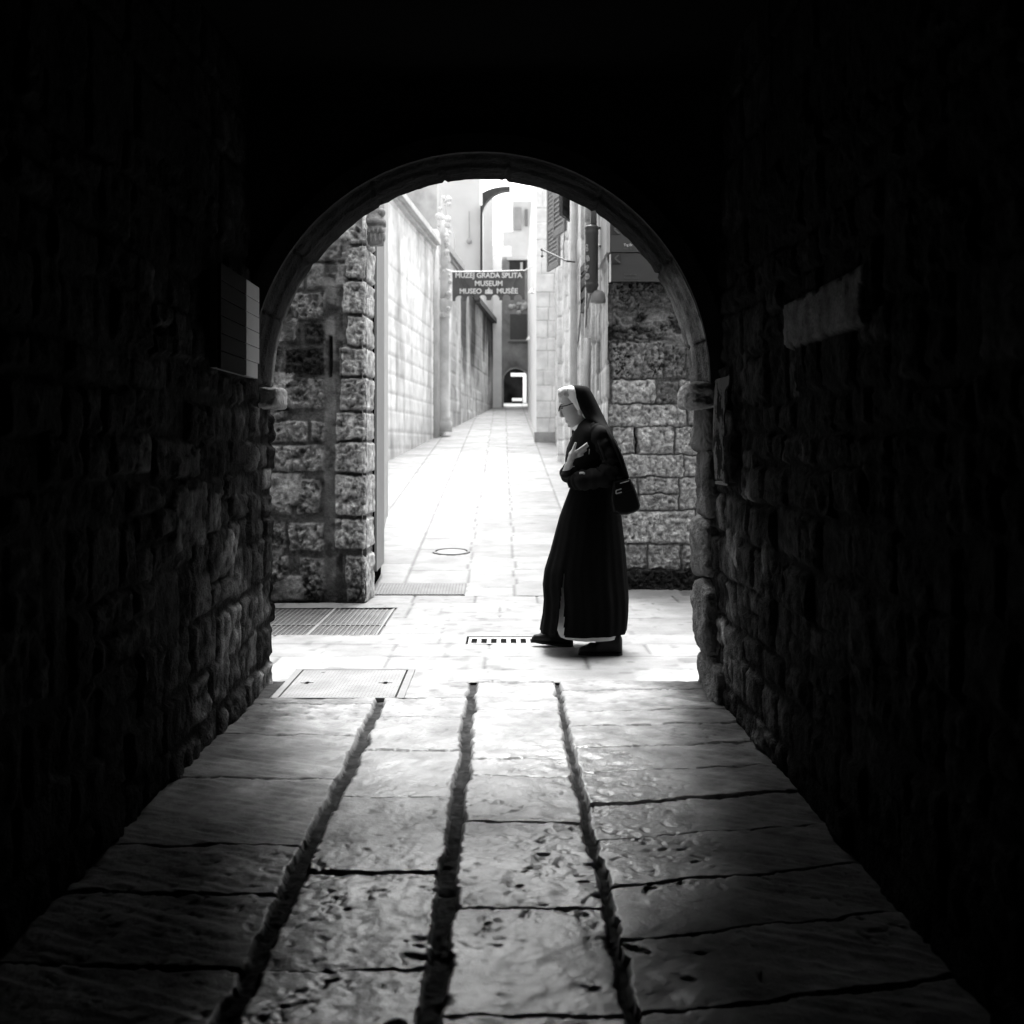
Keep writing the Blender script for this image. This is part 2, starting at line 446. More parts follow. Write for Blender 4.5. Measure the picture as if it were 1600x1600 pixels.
sR = [(4.75, 4.97, 1.13, 1.24, .12, .004, .004), (5.05, 5.35, .68, .86, .11, .006, .006), (4.45, 4.6, .62, .90, .09, .006, .004), (3.2, 3.6, .55, .80, .07, .006, .004)] + rubble(.2, 6.3, -.02, 2.2, rg, DT, .010) + courses(.2, 6.2, 2.2, 3.2, (.25, .35), (.4, .7), np.random.default_rng(5), (.03, .06))
sL = [(4.19, 4.68, .83, 1.10, .15, .006, .006), (4.70, 4.92, .87, 1.06, .12, .006, .004), (4.02, 4.5, 1.13, 1.25, .08, .006, .002), (4.95, 5.2, .70, .86, .11, .006, .004)] + rubble(.2, 6.3, -.02, 2.2, rg, DT, .010) + courses(.2, 6.2, 2.2, 3.2, (.25, .35), (.4, .7), np.random.default_rng(6), (.03, .06))
vt = lin(-.1, 3.05, .014)
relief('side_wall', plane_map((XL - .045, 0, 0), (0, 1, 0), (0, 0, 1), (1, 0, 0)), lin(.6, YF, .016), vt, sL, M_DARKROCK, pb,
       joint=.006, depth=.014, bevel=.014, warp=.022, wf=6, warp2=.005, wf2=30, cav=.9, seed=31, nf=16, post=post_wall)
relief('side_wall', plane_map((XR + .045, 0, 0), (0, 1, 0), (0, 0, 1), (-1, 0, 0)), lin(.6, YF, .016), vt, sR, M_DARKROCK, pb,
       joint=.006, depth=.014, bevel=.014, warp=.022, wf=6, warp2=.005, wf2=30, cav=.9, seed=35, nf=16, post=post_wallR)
# masses either side, added unseen rear wall, ceiling and the storeys above
mb = MB()
mb.box(-9, XL - .05, -1.8, YF - .004, -.3, 3.3); mb.box(XR + .05, 9, -1.8, YF - .004, -.3, 3.3)
mb.box(XL - .05, XR + .05, -1.8, -1.5, -.3, 3.3)  # unseen rear wall, added to block light from behind the camera
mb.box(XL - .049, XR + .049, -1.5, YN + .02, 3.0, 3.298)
mb.build('masonry', M_SHADE, pb)
MB().box(-9, 9, -1.8, YF - .006, 3.303, 6.2).build('upper_storey', M_MASS, pb)
# spandrel with the arch cut in it
def spandrel():
    m = MB(); n = 48; arc = []
    for k in range(n + 1):
        t = math.pi * k / n; arc.append((ACX - (AR + .035) * math.cos(t), ACZ + (AR + .035) * math.sin(t)))
    top = 3.299
    vs = []; fs_ = []
    for (x, z) in arc:
        for y in (YN, YF):
            vs += [(x, y, z), (x, y, top)]
    for k in range(n):
        a = 4 * k; b = 4 * (k + 1)
        fs_ += [(a, b, b + 1, a + 1), (a + 2, a + 3, b + 3, b + 2), (a, a + 2, b + 2, b)]
    m.add(vs, fs_)
    m.box(XL - .048, ACX - AR - .035, YN, YF, ACZ, top); m.box(ACX + AR + .035, XR + .048, YN, YF, ACZ, top)
    return m
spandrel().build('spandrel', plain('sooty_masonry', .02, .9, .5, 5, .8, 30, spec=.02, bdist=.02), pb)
# arch ring: voussoirs seen from below
vs_ = []
u = 0; Lr = math.pi * AR; rgv = random.Random(4)
while u < Lr:
    wd = rgv.uniform(.3, .5); vs_.append((u + .004, min(u + wd, Lr) - .004, -.1, .6, rgv.uniform(.24, .32), .004, rgv.uniform(-.004, .004))); u += wd
def map_ring(u, v, h):
    t = u / AR; r = AR + .014 - h
    return ACX - r * np.cos(t), YF - v, ACZ + r * np.sin(t)
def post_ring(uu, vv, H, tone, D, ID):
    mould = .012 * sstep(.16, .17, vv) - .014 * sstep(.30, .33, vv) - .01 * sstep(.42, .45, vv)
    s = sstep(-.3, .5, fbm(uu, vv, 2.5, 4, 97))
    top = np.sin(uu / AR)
    return H + mould, tone * (.35 + .65 * s) * (.04 + .96 * sstep(.72, .35, top + .15 * s) * np.where(uu > Lr / 2, 1.0, .16 + .9 * sstep(.075, .02, vv)))  # lit right side and bright left edge painted into tone, crown sooty
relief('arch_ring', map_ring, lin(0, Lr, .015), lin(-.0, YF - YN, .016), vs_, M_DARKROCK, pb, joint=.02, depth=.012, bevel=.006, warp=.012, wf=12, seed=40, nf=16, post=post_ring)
# archivolt face toward the camera
def annulus(r0, r1, y0, y1, n=60):
    m = MB(); vs = []; fs_ = []
    for k in range(n + 1):
        t = math.pi * k / n; c, s = math.cos(t), math.sin(t)
        for r, y in ((r0, y0), (r1, y0), (r1, y1), (r0, y1)): vs.append((ACX - r * c, y, ACZ + r * s))
    for k in range(n):
        a = 4 * k; b = a + 4
        fs_ += [(a + i, a + (i + 1) % 4, b + (i + 1) % 4, b + i) for i in range(4)]
    fs_ += [(0, 1, 2, 3), (4 * n + 3, 4 * n + 2, 4 * n + 1, 4 * n)]
    return m.add(vs, fs_)
annulus(AR + .012, AR + .10, YN - .03, YN + .002).build('archivolt', plain('sooty_moulding', .03, .85, .5, 6, .7, 40, spec=.02, bdist=.01), pb)
# jamb stones reveal + imposts
def rock_block(name, x0, x1, y0, y1, z0, z1, g, seed, parent, rough=.02, res=10, mat=None):
    bm = bmesh.new(); bmesh.ops.create_cube(bm, size=1)
    bmesh.ops.subdivide_edges(bm, edges=bm.edges, cuts=res, use_grid_fill=True)
    for v in bm.verts:
        c = v.co * 2; L = (abs(c.x) ** 6 + abs(c.y) ** 6 + abs(c.z) ** 6) ** (1 / 6)
        c = c / max(L, 1e-6)
        x = (x0 + x1) / 2 + c.x * (x1 - x0) / 2; y = (y0 + y1) / 2 + c.y * (y1 - y0) / 2; z = (z0 + z1) / 2 + c.z * (z1 - z0) / 2
        d = rough * float(fbm(np.array(x * 1. + y), np.array(z * 1. - y * .6), 9, 5, seed, .6) + .8 * fbm(np.array(x * 1. + y), np.array(z * 1. - y * .6), 3, 2, seed + 9))
        n = c.normalized(); v.co = (x + n.x * d, y + n.y * d, z + n.z * d)
    me = bpy.data.meshes.new(name); bm.to_mesh(me); bm.free()
    o = link(name, me, mat or plain(name + '_stone', g, .95, .5, 12, 1, 40, spec=.05, bdist=.02)); keep(o, parent); return o
rock_block('impost', -1.25, P(442, 0, 5.85).x, 5.72, 5.96, P(0, 637, 5.8).z, P(0, 606, 5.8).z, .22, 3, pb)
rock_block('impost', P(1066, 0, 5.75).x, 1.12, 5.54, 5.99, P(0, 640, 5.8).z, P(0, 600, 5.8).z, .2, 5, pb, .035, 22)
rock_block('jamb_stone', .985, 1.12, 5.6, 6.03, .2, .55, .085, 8, pb, .035, 26)
rock_block('jamb_stone', .98, 1.12, 5.65, 6.035, .56, .86, .10, 9, pb, .035, 26)
rock_block('jamb_stone', .995, 1.12, 5.6, 6.01, .87, 1.2, .08, 12, pb, .035, 26)
rock_block('jamb_stone', .985, 1.12, 5.6, 6.02, 1.21, 1.5, .09, 13, pb, .035, 26)
rock_block('jamb_stone', 1.0, 1.14, 5.45, 6.015, -.1, .19, .085, 14, pb, .035, 26)
0 and rock_block('wall_foot', -1.3, -1.11, 5.2, 5.6, -.12, .03, .10, 16, pb, .05, 22)

# things on the passage walls
sb = empty('street_index_board', 'grey board of stacked name plates on the dark left passage wall', 'sign', (XL, 5.2, 1.8))
m_pl = [plain('pale_plate', .30, .6, .05), plain('dim_plate', .014, .9, .1, spec=.02)]
for (y0, y1, mi) in ((5.11, 5.378, 0), (4.645, 5.104, 1)):
    for k in range(6):
        z1_ = 1.968 - k * .0715; yy1 = y1 - (.035 if (k == 5 and mi == 0) else 0)
        MB().box(XL + .02, XL + .035, y0, yy1, z1_ - .0685, z1_).build('plate', m_pl[mi], sb, bevel=.001)
MB().box(XL - .01, XL + .018, 4.645, 5.35, 1.545, 1.96).build('backing_frame', M_METAL, sb)

pst = empty('torn_poster', 'torn narrow paper poster hanging on the right passage wall', 'poster', (XR, 5.16, 1.3))
def poster():
    n = 40; vs = []; fs_ = []
    r = random.Random(2)
    for k in range(n + 1):
        t = k / n; z = 1.53 - t * .455
        ragged = .02 * math.sin(k * .7) + r.uniform(-.006, .006) - (.05 if .1 < t < .9 else 0)
        y0 = 5.33 - .0 * t; y1 = 5.02 - ragged - (.03 * t) + .02
        for j in range(7):
            q = j / 6; y = y0 + (y1 - y0) * q
            vs.append((XR - .012 - .012 * math.sin(q * 6 + t * 3) - .012, y, z + .012 * q * (1 - 2 * t)))
    for k in range(n):
        for j in range(6):
            a = k * 7 + j; fs_.append((a, a + 1, a + 8, a + 7))
    m = MB(); m.add(vs, fs_); return m
mpost, ntp, bp_ = base_mat('poster_paper')
nz = noise(ntp, 14, 5, .7, (1, 1, .5)); t_ = ramp(ntp, nz, .46, .5, .010, .095)
cc = N(ntp, 'ShaderNodeCombineColor'); [ntp.links.new(t_, cc.inputs[i]) for i in range(3)]; ntp.links.new(cc.outputs[0], bp_.inputs['Base Color']); bp_.inputs['Specular IOR Level'].default_value = .03; bp_.inputs['Roughness'].default_value = .9
po = poster().build('paper', mpost, pst, smooth=True); po.modifiers.new('thick', 'SOLIDIFY').thickness = .002
MB().box(XR - .03, XR + .01, 5.02, 5.31, 1.055, 1.068).build('bottom_lath', M_METAL, pst)

# =================================================================== COVERS AND GRATES
def text_obj(name, s, size, loc, rot, mat, parent, align='CENTER', bold=0., sx=1):
    cu = bpy.data.curves.new(name, 'FONT'); cu.body = s; cu.size = size; cu.align_x = align; cu.offset = bold; cu.extrude = .001
    o = bpy.data.objects.new(name, cu); C.objects.link(o); cu.materials.append(mat)
    bpy.context.view_layer.update()
    me = bpy.data.meshes.new_from_object(o.evaluated_get(bpy.context.evaluated_depsgraph_get())); bpy.data.objects.remove(o); bpy.data.curves.remove(cu)
    o = bpy.data.objects.new(name, me); C.objects.link(o)
    if not me.materials: me.materials.append(mat)
    o.location = loc; o.rotation_euler = rot; o.scale = (sx, 1, 1); keep(o, parent); return o

ac = empty('access_cover', 'rectangular chequered metal access cover beside the left foot of the arch', 'manhole cover', ((cov[0] + cov[1]) / 2, (cov[2] + cov[3]) / 2, 0))
mck, ntc, bc = base_mat('chequer_plate')
tc = N(ntc, 'ShaderNodeTexCoord'); ck = N(ntc, 'ShaderNodeTexBrick'); ck.inputs['Scale'].default_value = 14
ck.inputs['Mortar Size'].default_value = .035; ck.inputs['Color1'].default_value = ck.inputs['Color2'].default_value = (1, 1, 1, 1); ck.inputs['Mortar'].default_value = (0, 0, 0, 1)
ntc.links.new(tc.outputs['Object'], ck.inputs['Vector'])
bc.inputs['Base Color'].default_value = (.42, .42, .42, 1); bc.inputs['Roughness'].default_value = .6
nzz = noise(ntc, 5, 5, .6)
tt = math_node(ntc, 'MULTIPLY', ramp(ntc, nzz, .3, .7, .15, .27), ramp(ntc, ck.outputs['Color'], 0, 1, .45, 1))
cc = N(ntc, 'ShaderNodeCombineColor'); [ntc.links.new(tt, cc.inputs[i]) for i in range(3)]; ntc.links.new(cc.outputs[0], bc.inputs['Base Color'])
b_ = N(ntc, 'ShaderNodeBump'); b_.inputs['Strength'].default_value = .8; b_.inputs['Distance'].default_value = .004
ntc.links.new(ck.outputs['Color'], b_.inputs['Height']); ntc.links.new(b_.outputs[0], bc.inputs['Normal'])
x0, x1, y0, y1 = cov
def plate_holes(name, x0, x1, y0, y1, z0, z1, holes, mat, parent):
    X = sorted({x0, x1} | {h[0] for h in holes} | {h[1] for h in holes}); Yv = sorted({y0, y1} | {h[2] for h in holes} | {h[3] for h in holes})
    inside = lambda cx, cy: x0 < cx < x1 and y0 < cy < y1 and not any(h[0] < cx < h[1] and h[2] < cy < h[3] for h in holes)
    m = MB()
    for i in range(len(X) - 1):
        for j in range(len(Yv) - 1):
            a, b, c, d = X[i], X[i + 1], Yv[j], Yv[j + 1]
            if not inside((a + b) / 2, (c + d) / 2): continue
            m.add([(a, c, z1), (b, c, z1), (b, d, z1), (a, d, z1)], [(0, 1, 2, 3)])
            for (p, q, nx, ny) in (((a, c), (b, c), (a + b) / 2, c - 1e-4), ((b, c), (b, d), b + 1e-4, (c + d) / 2), ((b, d), (a, d), (a + b) / 2, d + 1e-4), ((a, d), (a, c), a - 1e-4, (c + d) / 2)):
                if not inside(nx, ny): m.add([(p[0], p[1], z0), (q[0], q[1], z0), (q[0], q[1], z1), (p[0], p[1], z1)], [(0, 1, 2, 3)])
    return m.build(name, mat, parent)
kh = []
ym = y0 + (y1 - y0) * .5
for kx in (x0 + .12, x1 - .13):
    kh += [(kx - .035, kx + .035, ym - .008, ym + .008), (kx - .011, kx + .011, ym - .028, ym + .028)]
kh.append((x0 + .15, x0 + .17, y1 - .09, y1 - .075))
plate_holes('plate', x0 + .045, x1 - .05, y0 + .015, y1 - .02, -.03, .001, kh, mck, ac)
MB().box(x0 + .002, x0 + .036, y0 + .002, y1 - .002, -.05, .002).box(x1 - .04, x1 - .002, y0 + .002, y1 - .002, -.05, .002).box(x0 + .037, x1 - .041, y1 - .012, y1 - .002, -.05, .002).box(x0 + .037, x1 - .041, y0 + .002, y0 + .012, -.05, .002).build('frame', plain('cover_frame', .16, .7), ac, bevel=.002)
MB().box(x0, x1, y0, y1, -.09, -.06).build('pit', M_VOID, ac)

dg = empty('drain_grate', 'pale metal channel drain grate with row of dark slots at the woman\'s front foot', 'drain', ((drain[0] + drain[1]) / 2, 7.3, 0))
x0, x1, y0, y1 = drain
dh = []
for k in range(8):
    cx = (740.5 - 785 + 15.5 * k) / 250.0 ; dh.append((cx - .018, cx + .018, y0 + .035, y1 - .10))
plate_holes('grating', x0 + .03, x1 - .03, y0 + .01, y1 - .045, -.02, .002, dh, plain('galvanised_metal', .33, .5), dg)
MB().box(x0 + .001, x0 + .016, y0 + .001, y1 - .001, -.04, .002).box(x1 - .016, x1 - .001, y0 + .001, y1 - .001, -.04, .002).box(x0 + .017, x1 - .017, y1 - .01, y1 - .001, -.04, .002).build('frame', plain('drain_frame', .2, .6), dg)
MB().box(x0, x1, y0, y1, -.14, -.10).build('channel_shade', M_VOID, dg)

rgt = empty('ribbed_grating', 'worn ribbed metal grating panels along the foot of the left stone house', 'grating', (-1.4, 8.1, 0))
x0, x1, y0, y1 = grat
MB().box(x0, x1, y0, y1, -.05, -.010).build('base_plate', plain('tarnished_metal', .08, .6, .6, 4, .4, 40), rgt)
xx = x0 + .03; k = 0; mb = MB()
while xx < x1 - .03:
    mb.box(xx, xx + .007, y0 + .48, y1 - .02, -.010, -.002); xx += .036
xx = x0 + .05
while xx < x1 - .03:
    mb.box(xx, xx + .006, y0 + .02, y0 + .455, -.010, -.002); xx += .034
mb.build('ribs', plain('rib_metal', .2, .5), rgt)
MB().box(x0, x1, y0 + .46, y0 + .475, -.010, -.002).box(x0, x1, y0, y0 + .012, -.01, .001).box(x1 - .03, x1 - .018, y0 + .013, y1 - .02, -.0101, .002).box(-1.28, -1.262, y0 + .013, y1 - .02, -.0099, .002).build('cross_bar', plain('rib_metal_b', .24, .5), rgt)

sp = empty('stone_cover_slab', 'long grooved grey cover slab set at the mouth of the alley', 'cover slab', (-.6, 9.75, .01))
def slopebox(m, x0, x1, y0, y1, h0, h1):
    z = lambda y: SL * max(y - 9.5, 0)
    m.add([(x0, y0, z(y0) + h0), (x1, y0, z(y0) + h0), (x1, y1, z(y1) + h0), (x0, y1, z(y1) + h0), (x0, y0, z(y0) + h1), (x1, y0, z(y0) + h1), (x1, y1, z(y1) + h1), (x0, y1, z(y1) + h1)],
          [(0, 3, 2, 1), (4, 5, 6, 7), (0, 1, 5, 4), (1, 2, 6, 5), (2, 3, 7, 6), (3, 0, 4, 7)])
    return m
m1 = MB(); xx = -1.12
while xx < -.32: slopebox(m1, xx, xx + .019, 9.52, 9.98, -.01, .012); xx += .026
m1.build('grooved_slab', plain('grooved_stone', .2, .8), sp)
slopebox(MB(), -1.13, -.31, 9.51, 9.99, -.02, .006).build('slab_bed', plain('slab_grooves', .15, .9), sp)

mh = empty('round_manhole_cover', 'small round manhole cover in the white alley paving', 'manhole cover', (mh_c[0], mh_c[1], SL * (mh_c[1] - 9.5)))
def disc_ring(r0, r1, h0, h1, n=40):
    m = MB(); vs = []; fs_ = []
    for k in range(n):
        t = 2 * math.pi * k / n
        for r, h in ((r0, h0), (r1, h0), (r1, h1), (r0, h1)):
            y = mh_c[1] + r * math.sin(t); vs.append((mh_c[0] + r * math.cos(t), y, SL * (y - 9.5) + h))
    for k in range(n):
        a = 4 * k; b = 4 * ((k + 1) % n); fs_ += [(a + i, a + (i + 1) % 4, b + (i + 1) % 4, b + i) for i in range(4)]
    return m.add(vs, fs_)
disc_ring(.001, .145, -.02, .003).build('lid', plain('manhole_lid', .26, .7), mh)
disc_ring(.165, .19, -.02, .008).build('rim', plain('manhole_rim', .14, .6), mh)
disc_ring(.144, .166, -.02, -.008).build('gap', M_VOID, mh)

# =================================================================== LEFT CORNER HOUSE
Y0 = 9.04
def HX(px): return (px - 785) / F * Y0
def HZ(py): return EYE - (py - 700) / F * Y0
lh = empty('corner_house', 'rough dark stone house with pale quoins at the left corner of the alley', 'building', (-1.04, Y0, 0))
def st(x0, x1, y0, y1, t, a=.012, p=0.): return (HX(x0) + .004, HX(x1) - .004, HZ(y1) + .004, HZ(y0) - .004, t, a, p)
qs = [(524, 150, 228, .3), (538, 230, 300, .3), (530, 302, 381, .32), (537, 383, 436, .34), (533, 438, 490, .36), (540, 492, 540, .36), (529, 542, 587, .36), (530, 589, 641, .24),
      (523, 643, 688, .38), (520, 690, 739, .36), (519, 741, 806, .34), (520, 810, 860, .32), (538, 868, 944, .22)]
stones = [st(a, 573, b, c, t * 1.2, .034, .012) for a, b, c, t in qs]
LS = [(380, 512, 455, 498, .20), (380, 440, 500, 541, .10), (455, 470, 502, 538, .04), (473, 508, 502, 540, .02), (380, 440, 543, 585, .16), (443, 508, 543, 586, .008),
      (380, 509, 590, 640, .17), (380, 450, 641, 655, .2), (380, 482, 657, 690, .26), (484, 513, 657, 690, .24), (380, 517, 693, 738, .25), (380, 460, 742, 780, .2), (462, 500, 748, 803, .26),
      (380, 458, 783, 803, .15), (380, 448, 812, 860, .24), (450, 508, 816, 862, .26), (380, 452, 866, 918, .22), (466, 512, 870, 925, .2), (380, 505, 921, 942, .12)]
for s_ in LS: stones.append(st(*s_, .036, -.004 if s_[4] > .05 else -.012))
stones += courses(-4.2, HX(380), 0, 3.4, (.2, .3), (.3, .6), np.random.default_rng(2), (.15, .3), amp=.012)
stones += courses(-4.2, HX(520), HZ(452), 4.6, (.2, .3), (.25, .5), np.random.default_rng(3), (.16, .28), amp=.012)
def post_lh(uu, vv, H, tone, D, ID):
    px = uu / Y0 * F + 785; py = 700 - (vv - EYE) / Y0 * F
    w_ = 3 * fbm(uu, vv, 7, 3, 101)
    # mortared-over channel beside the quoins
    ch = sstep(0, 5, np.minimum(px - 504 + w_, 526 + w_ - px)) * (py > 430)
    H = H * (1 - .75 * ch) - .0 * ch; tone = tone * (1 - ch) + ch * .15 * (1 + .6 * fbm(uu, vv, 12, 4, 103))
    slot = sstep(0, 2, np.minimum(np.minimum(px - 512, 519.5 - px), np.minimum(py - 523, 590 - py)) + .4 * w_)
    H = H - .05 * slot; tone = tone * (1 - slot) + slot * .006
    # old plaster smears above the dark block, black crust higher up
    pl = sstep(.0, .5, fbm(uu, vv, 5, 4, 105) + .5 * (np.abs(py - 470) < 60) + .15 * (py < 560) - .5) * (px < 530)
    tone = tone * (1 - pl) + pl * .26
    cr = sstep(.15, .5, fbm(uu, vv, 9, 5, 107) + .15 * (py < 600)) * (px < 535)
    tone = tone * (1 - .75 * cr)
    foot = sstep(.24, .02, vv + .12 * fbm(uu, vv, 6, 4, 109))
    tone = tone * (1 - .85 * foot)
    streak = sstep(.2, .5, fbm(uu * 7, vv * .8, 1.3, 4, 111)) * sstep(400, 300, py)
    tone = tone * (1 - .6 * streak)
    return H, tone * .95
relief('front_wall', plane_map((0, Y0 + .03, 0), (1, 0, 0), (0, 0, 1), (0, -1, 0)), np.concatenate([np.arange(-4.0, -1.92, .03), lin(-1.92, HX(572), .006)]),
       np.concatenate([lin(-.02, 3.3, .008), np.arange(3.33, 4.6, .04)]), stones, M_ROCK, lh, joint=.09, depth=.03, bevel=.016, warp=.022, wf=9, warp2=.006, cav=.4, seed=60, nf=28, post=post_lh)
# side of the corner stones, looking up the alley; lit side painted paler
sd_st = [(-.01, .44, HZ(c) + .004, HZ(b) - .004, .5, .008, 0) for a, b, c, t in qs]
def map_side(u, v, h):          # u runs up the alley
    wav = .012 * fbm(u * 0, v, 3, 3, 120)
    return -1.10 + h + .066 * u + wav * sstep(.3, .4, u), Y0 + .0 + u - .3 * h, v
relief('corner_stones', map_side, lin(-.01, .42, .01), lin(-.02, 4.6, .01), sd_st, M_ROCK, lh, joint=.2, cav=.4, depth=.02, bevel=.012, warp=.008, wf=12, seed=64, nf=20)
mb = MB().prism([(-9, Y0 + .13), (-1.16, Y0 + .13), (-1.118, Y0 + .035), (-1.10, Y0 + .40), (-1.3, Y0 + .41), (-1.32, 10.6), (-1.16, 10.61), (-1.42, 14.2), (-9, 14.2)], -.2, 4.6)
mb.build('side_wall', plain('side_stone', .5, .9, .2, 4, .4, 20), lh)
MB().box(-9, -1.35, Y0 + .5, 14.2, 4.6, 6.0).build('upper_storey', M_MASS, lh)
# door leaf folded out along the alley side
MB().bar((-1.07, 9.72, 1.8), (-1.079, 10.42, 1.8), .02, 3.24).build('shutter_leaf', plain('grey_painted_wood', .26, .7, .12, 5, .2, 20, stretch=(3, 3, .3)), lh)
MB().bar((-1.10, 10.46, 2.25), (-1.14, 11.3, 2.25), .04, 3.4).build('door_frame', plain('pale_frame', .5, .8), lh)
MB().box(-1.30, -1.10, 9.5, 10.44, .0, 3.6).build('door_gap_shade', M_VOID, lh)  # black box painting the shade of the gap behind the leaf
MB().bar((-1.088, 9.55, .3), (-1.088, 9.55, HZ(380)), .02, .03).build('cable', M_BLACK, lh)
# carved capital on the corner
cp = MB(); cx, cy, cz = -1.02, 9.2, HZ(377)
cp.loft([(cz, cx - .075, cx + .07, cy, .08), (cz + .03, cx - .08, cx + .075, cy, .085), (cz + .09, cx - .09, cx + .08, cy, .09), (cz + .13, cx - .10, cx + .085, cy, .1),
         (cz + .135, cx - .085, cx + .075, cy, .09), (cz + .15, cx - .085, cx + .075, cy, .09), (cz + .155, cx - .11, cx + .09, cy, .12), (cz + .19, cx - .11, cx + .09, cy, .12),
         (cz + .195, cx - .08, cx + .07, cy, .09), (cz + .25, cx - .06, cx + .05, cy, .07), (cz + .8, cx - .05, cx + .04, cy, .06)], 24, 3)
for k in range(5):
    cp.sphere((cx - .075 + .036 * k, cy - .088, cz + .10), (.014, .02, .025), 6)
    cp.sphere((cx - .06 + .036 * k, cy - .085, cz + .045), (.012, .018, .035), 6)
cp.sphere((cx + .055, cy - .03, cz + .25), (.035, .05, .035), 8)
cp.build('capital', plain('carved_stone', .22, .9, .5, 14, .8, 60, bdist=.01), lh, smooth=True)

# =================================================================== RIGHT CORNER HOUSE
Y1 = 9.76
def RX(px): return (px - 785) / F * Y1
def RZ(py): return EYE - (py - 700) / F * Y1
rh = empty('corner_house', 'pitted rough stone house at the right corner behind the walking woman', 'building', (.95, Y1, 0))
rj = random.Random(44)
def sr(x0, x1, y0, y1, t, a=.026, p=0.): return (RX(x0) - .004, RX(x1) + .003, RZ(y1) - .003 - rj.uniform(0, .008), RZ(y0) + .004, t * 1.08, a, p)
RS = [(957, 1060, 442, 480, .10), (1062, 1140, 442, 480, .12), (957, 1000, 486, 532, .06), (1003, 1058, 500, 530, .10), (957, 1036, 535, 591, .22), (1039, 1072, 538, 591, .14), (1075, 1150, 500, 591, .14),
      (957, 1024, 594, 629, .42), (1027, 1060, 598, 629, .16), (1062, 1150, 594, 629, .3), (950, 1072, 632, 665, .4), (1075, 1150, 632, 665, .3),
      (957, 990, 668, 708, .4), (998, 1052, 668, 709, .42), (1056, 1150, 668, 709, .38), (945, 1068, 712, 743, .42), (1070, 1150, 712, 743, .4), (950, 995, 746, 796, .36), (999, 1060, 746, 770, .36),
      (999, 1060, 773, 796, .34), (1063, 1150, 746, 796, .35), (945, 1085, 799, 848, .42), (1088, 1150, 799, 848, .4), (950, 1011, 851, 888, .26), (1014, 1063, 852, 888, .34), (1067, 1150, 852, 888, .3), (945, 1150, 890, 926, .07)]
stR = [sr(*s_) for s_ in RS]
stR += courses(RX(1155), 4.2, 0, 4.6, (.2, .3), (.3, .6), np.random.default_rng(12), (.2, .38), amp=.012)
stR += courses(RX(950), RX(1150), RZ(440), 4.6, (.2, .3), (.3, .5), np.random.default_rng(13), (.1, .2), amp=.012)
def post_rh(uu, vv, H, tone, D, ID):
    py = 700 - (vv - EYE) / Y1 * F; px = uu / Y1 * F + 785
    up = sstep(600, 585, py + 6 * fbm(uu, vv, 6, 3, 130))
    pit = sstep(.50, .68, .6 * vnoise(uu * 95, vv * 95, 131) + .4 * vnoise(uu * 40, vv * 40, 139)) * (.35 + .65 * sstep(-.3, .3, fbm(uu, vv, 7, 3, 132)))
    H = H - .012 * pit * up; tone = tone * (1 - .85 * pit * up)
    cav = sstep(-.1, .35, fbm(uu * .8, vv * 1.5, 8, 5, 134, .6)) * sstep(0, 6, np.minimum(py - 484, 534 - py))
    H = H - .03 * cav; tone = tone * (1 - .8 * cav) + .10 * (1 - cav) * sstep(0, 14, np.minimum(py - 484, 540 - py))
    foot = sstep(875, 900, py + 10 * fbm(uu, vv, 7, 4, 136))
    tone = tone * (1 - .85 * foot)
    crack = sstep(2.2, .6, np.abs(px - 993 - 4 * fbm(uu * 0, vv, 14, 3, 138) - (py - 668) * .07)) * (py > 668) * (py < 709)
    tone = tone * (1 - .93 * crack); H = H - .03 * crack
    return H, tone
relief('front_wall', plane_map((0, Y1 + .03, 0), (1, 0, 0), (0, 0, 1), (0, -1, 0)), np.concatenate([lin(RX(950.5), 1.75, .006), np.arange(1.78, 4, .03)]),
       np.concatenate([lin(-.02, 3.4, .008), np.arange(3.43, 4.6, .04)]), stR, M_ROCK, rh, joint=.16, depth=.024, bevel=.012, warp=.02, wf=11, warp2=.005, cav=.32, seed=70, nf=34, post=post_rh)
# alley side of this house: streaked walls, pilasters, openings
A0, A1 = np.array((.905, Y1)), np.array((1.2, 26.0))
dR = (A1 - A0); LR = float(np.hypot(*dR)); dR = dR / LR; nR = np.array((-dR[1], dR[0]))
def map_rs(u, v, h): return A0[0] + dR[0] * u + nR[0] * h + .0, A0[1] + dR[1] * u + nR[1] * h, v
srs = courses(0, LR, 0, 7.2, (.25, .34), (.4, .9), np.random.default_rng(31), (.45, .62), amp=.004, gap=.004)
def bands(u, L):
    out = np.zeros(u.shape)
    for a, b, h in L: out = out + h * sstep(0, .03, np.minimum(u - a, b - u))
    return out
def post_rs(uu, vv, H, tone, D, ID):
    H = H + bands(uu, [(1.7, 1.9, .03), (2.5, 2.75, .05), (3.6, 3.75, .04), (5.5, 5.8, .08), (8.6, 8.9, .05), (11.5, 11.8, .08)])
    # door recess near the corner
    dr = sstep(0, .01, np.minimum(np.minimum(uu - 1.08, 1.36 - uu), np.minimum(vv - 1.78, 2.24 - vv)))
    H = H - .12 * dr; tone = tone * (1 - .97 * dr)
    st_ = fbm(uu * 9, vv * .7, 1, 4, 141)
    g = sstep(.05, .5, st_) * sstep(9, 3, uu)
    tone = tone * (1 - .5 * g)
    soot = sstep(1.5, 3.2, vv) * sstep(-.2, .4, fbm(uu * 2.5, vv * .9, 1, 4, 143)) * sstep(10, 4, uu)
    return H, tone * (1 - .5 * soot) * (.8 + .2 * sstep(0, 4, uu))
relief('alley_wall', map_rs, np.concatenate([np.arange(-.02, 6, .02), np.arange(6, LR + .05, .06)]), lin(-.1, 7.2, .03), srs, M_STREAK, rh,
       joint=.3, depth=.012, bevel=.01, warp=.012, wf=3, seed=75, nf=5, post=post_rs)
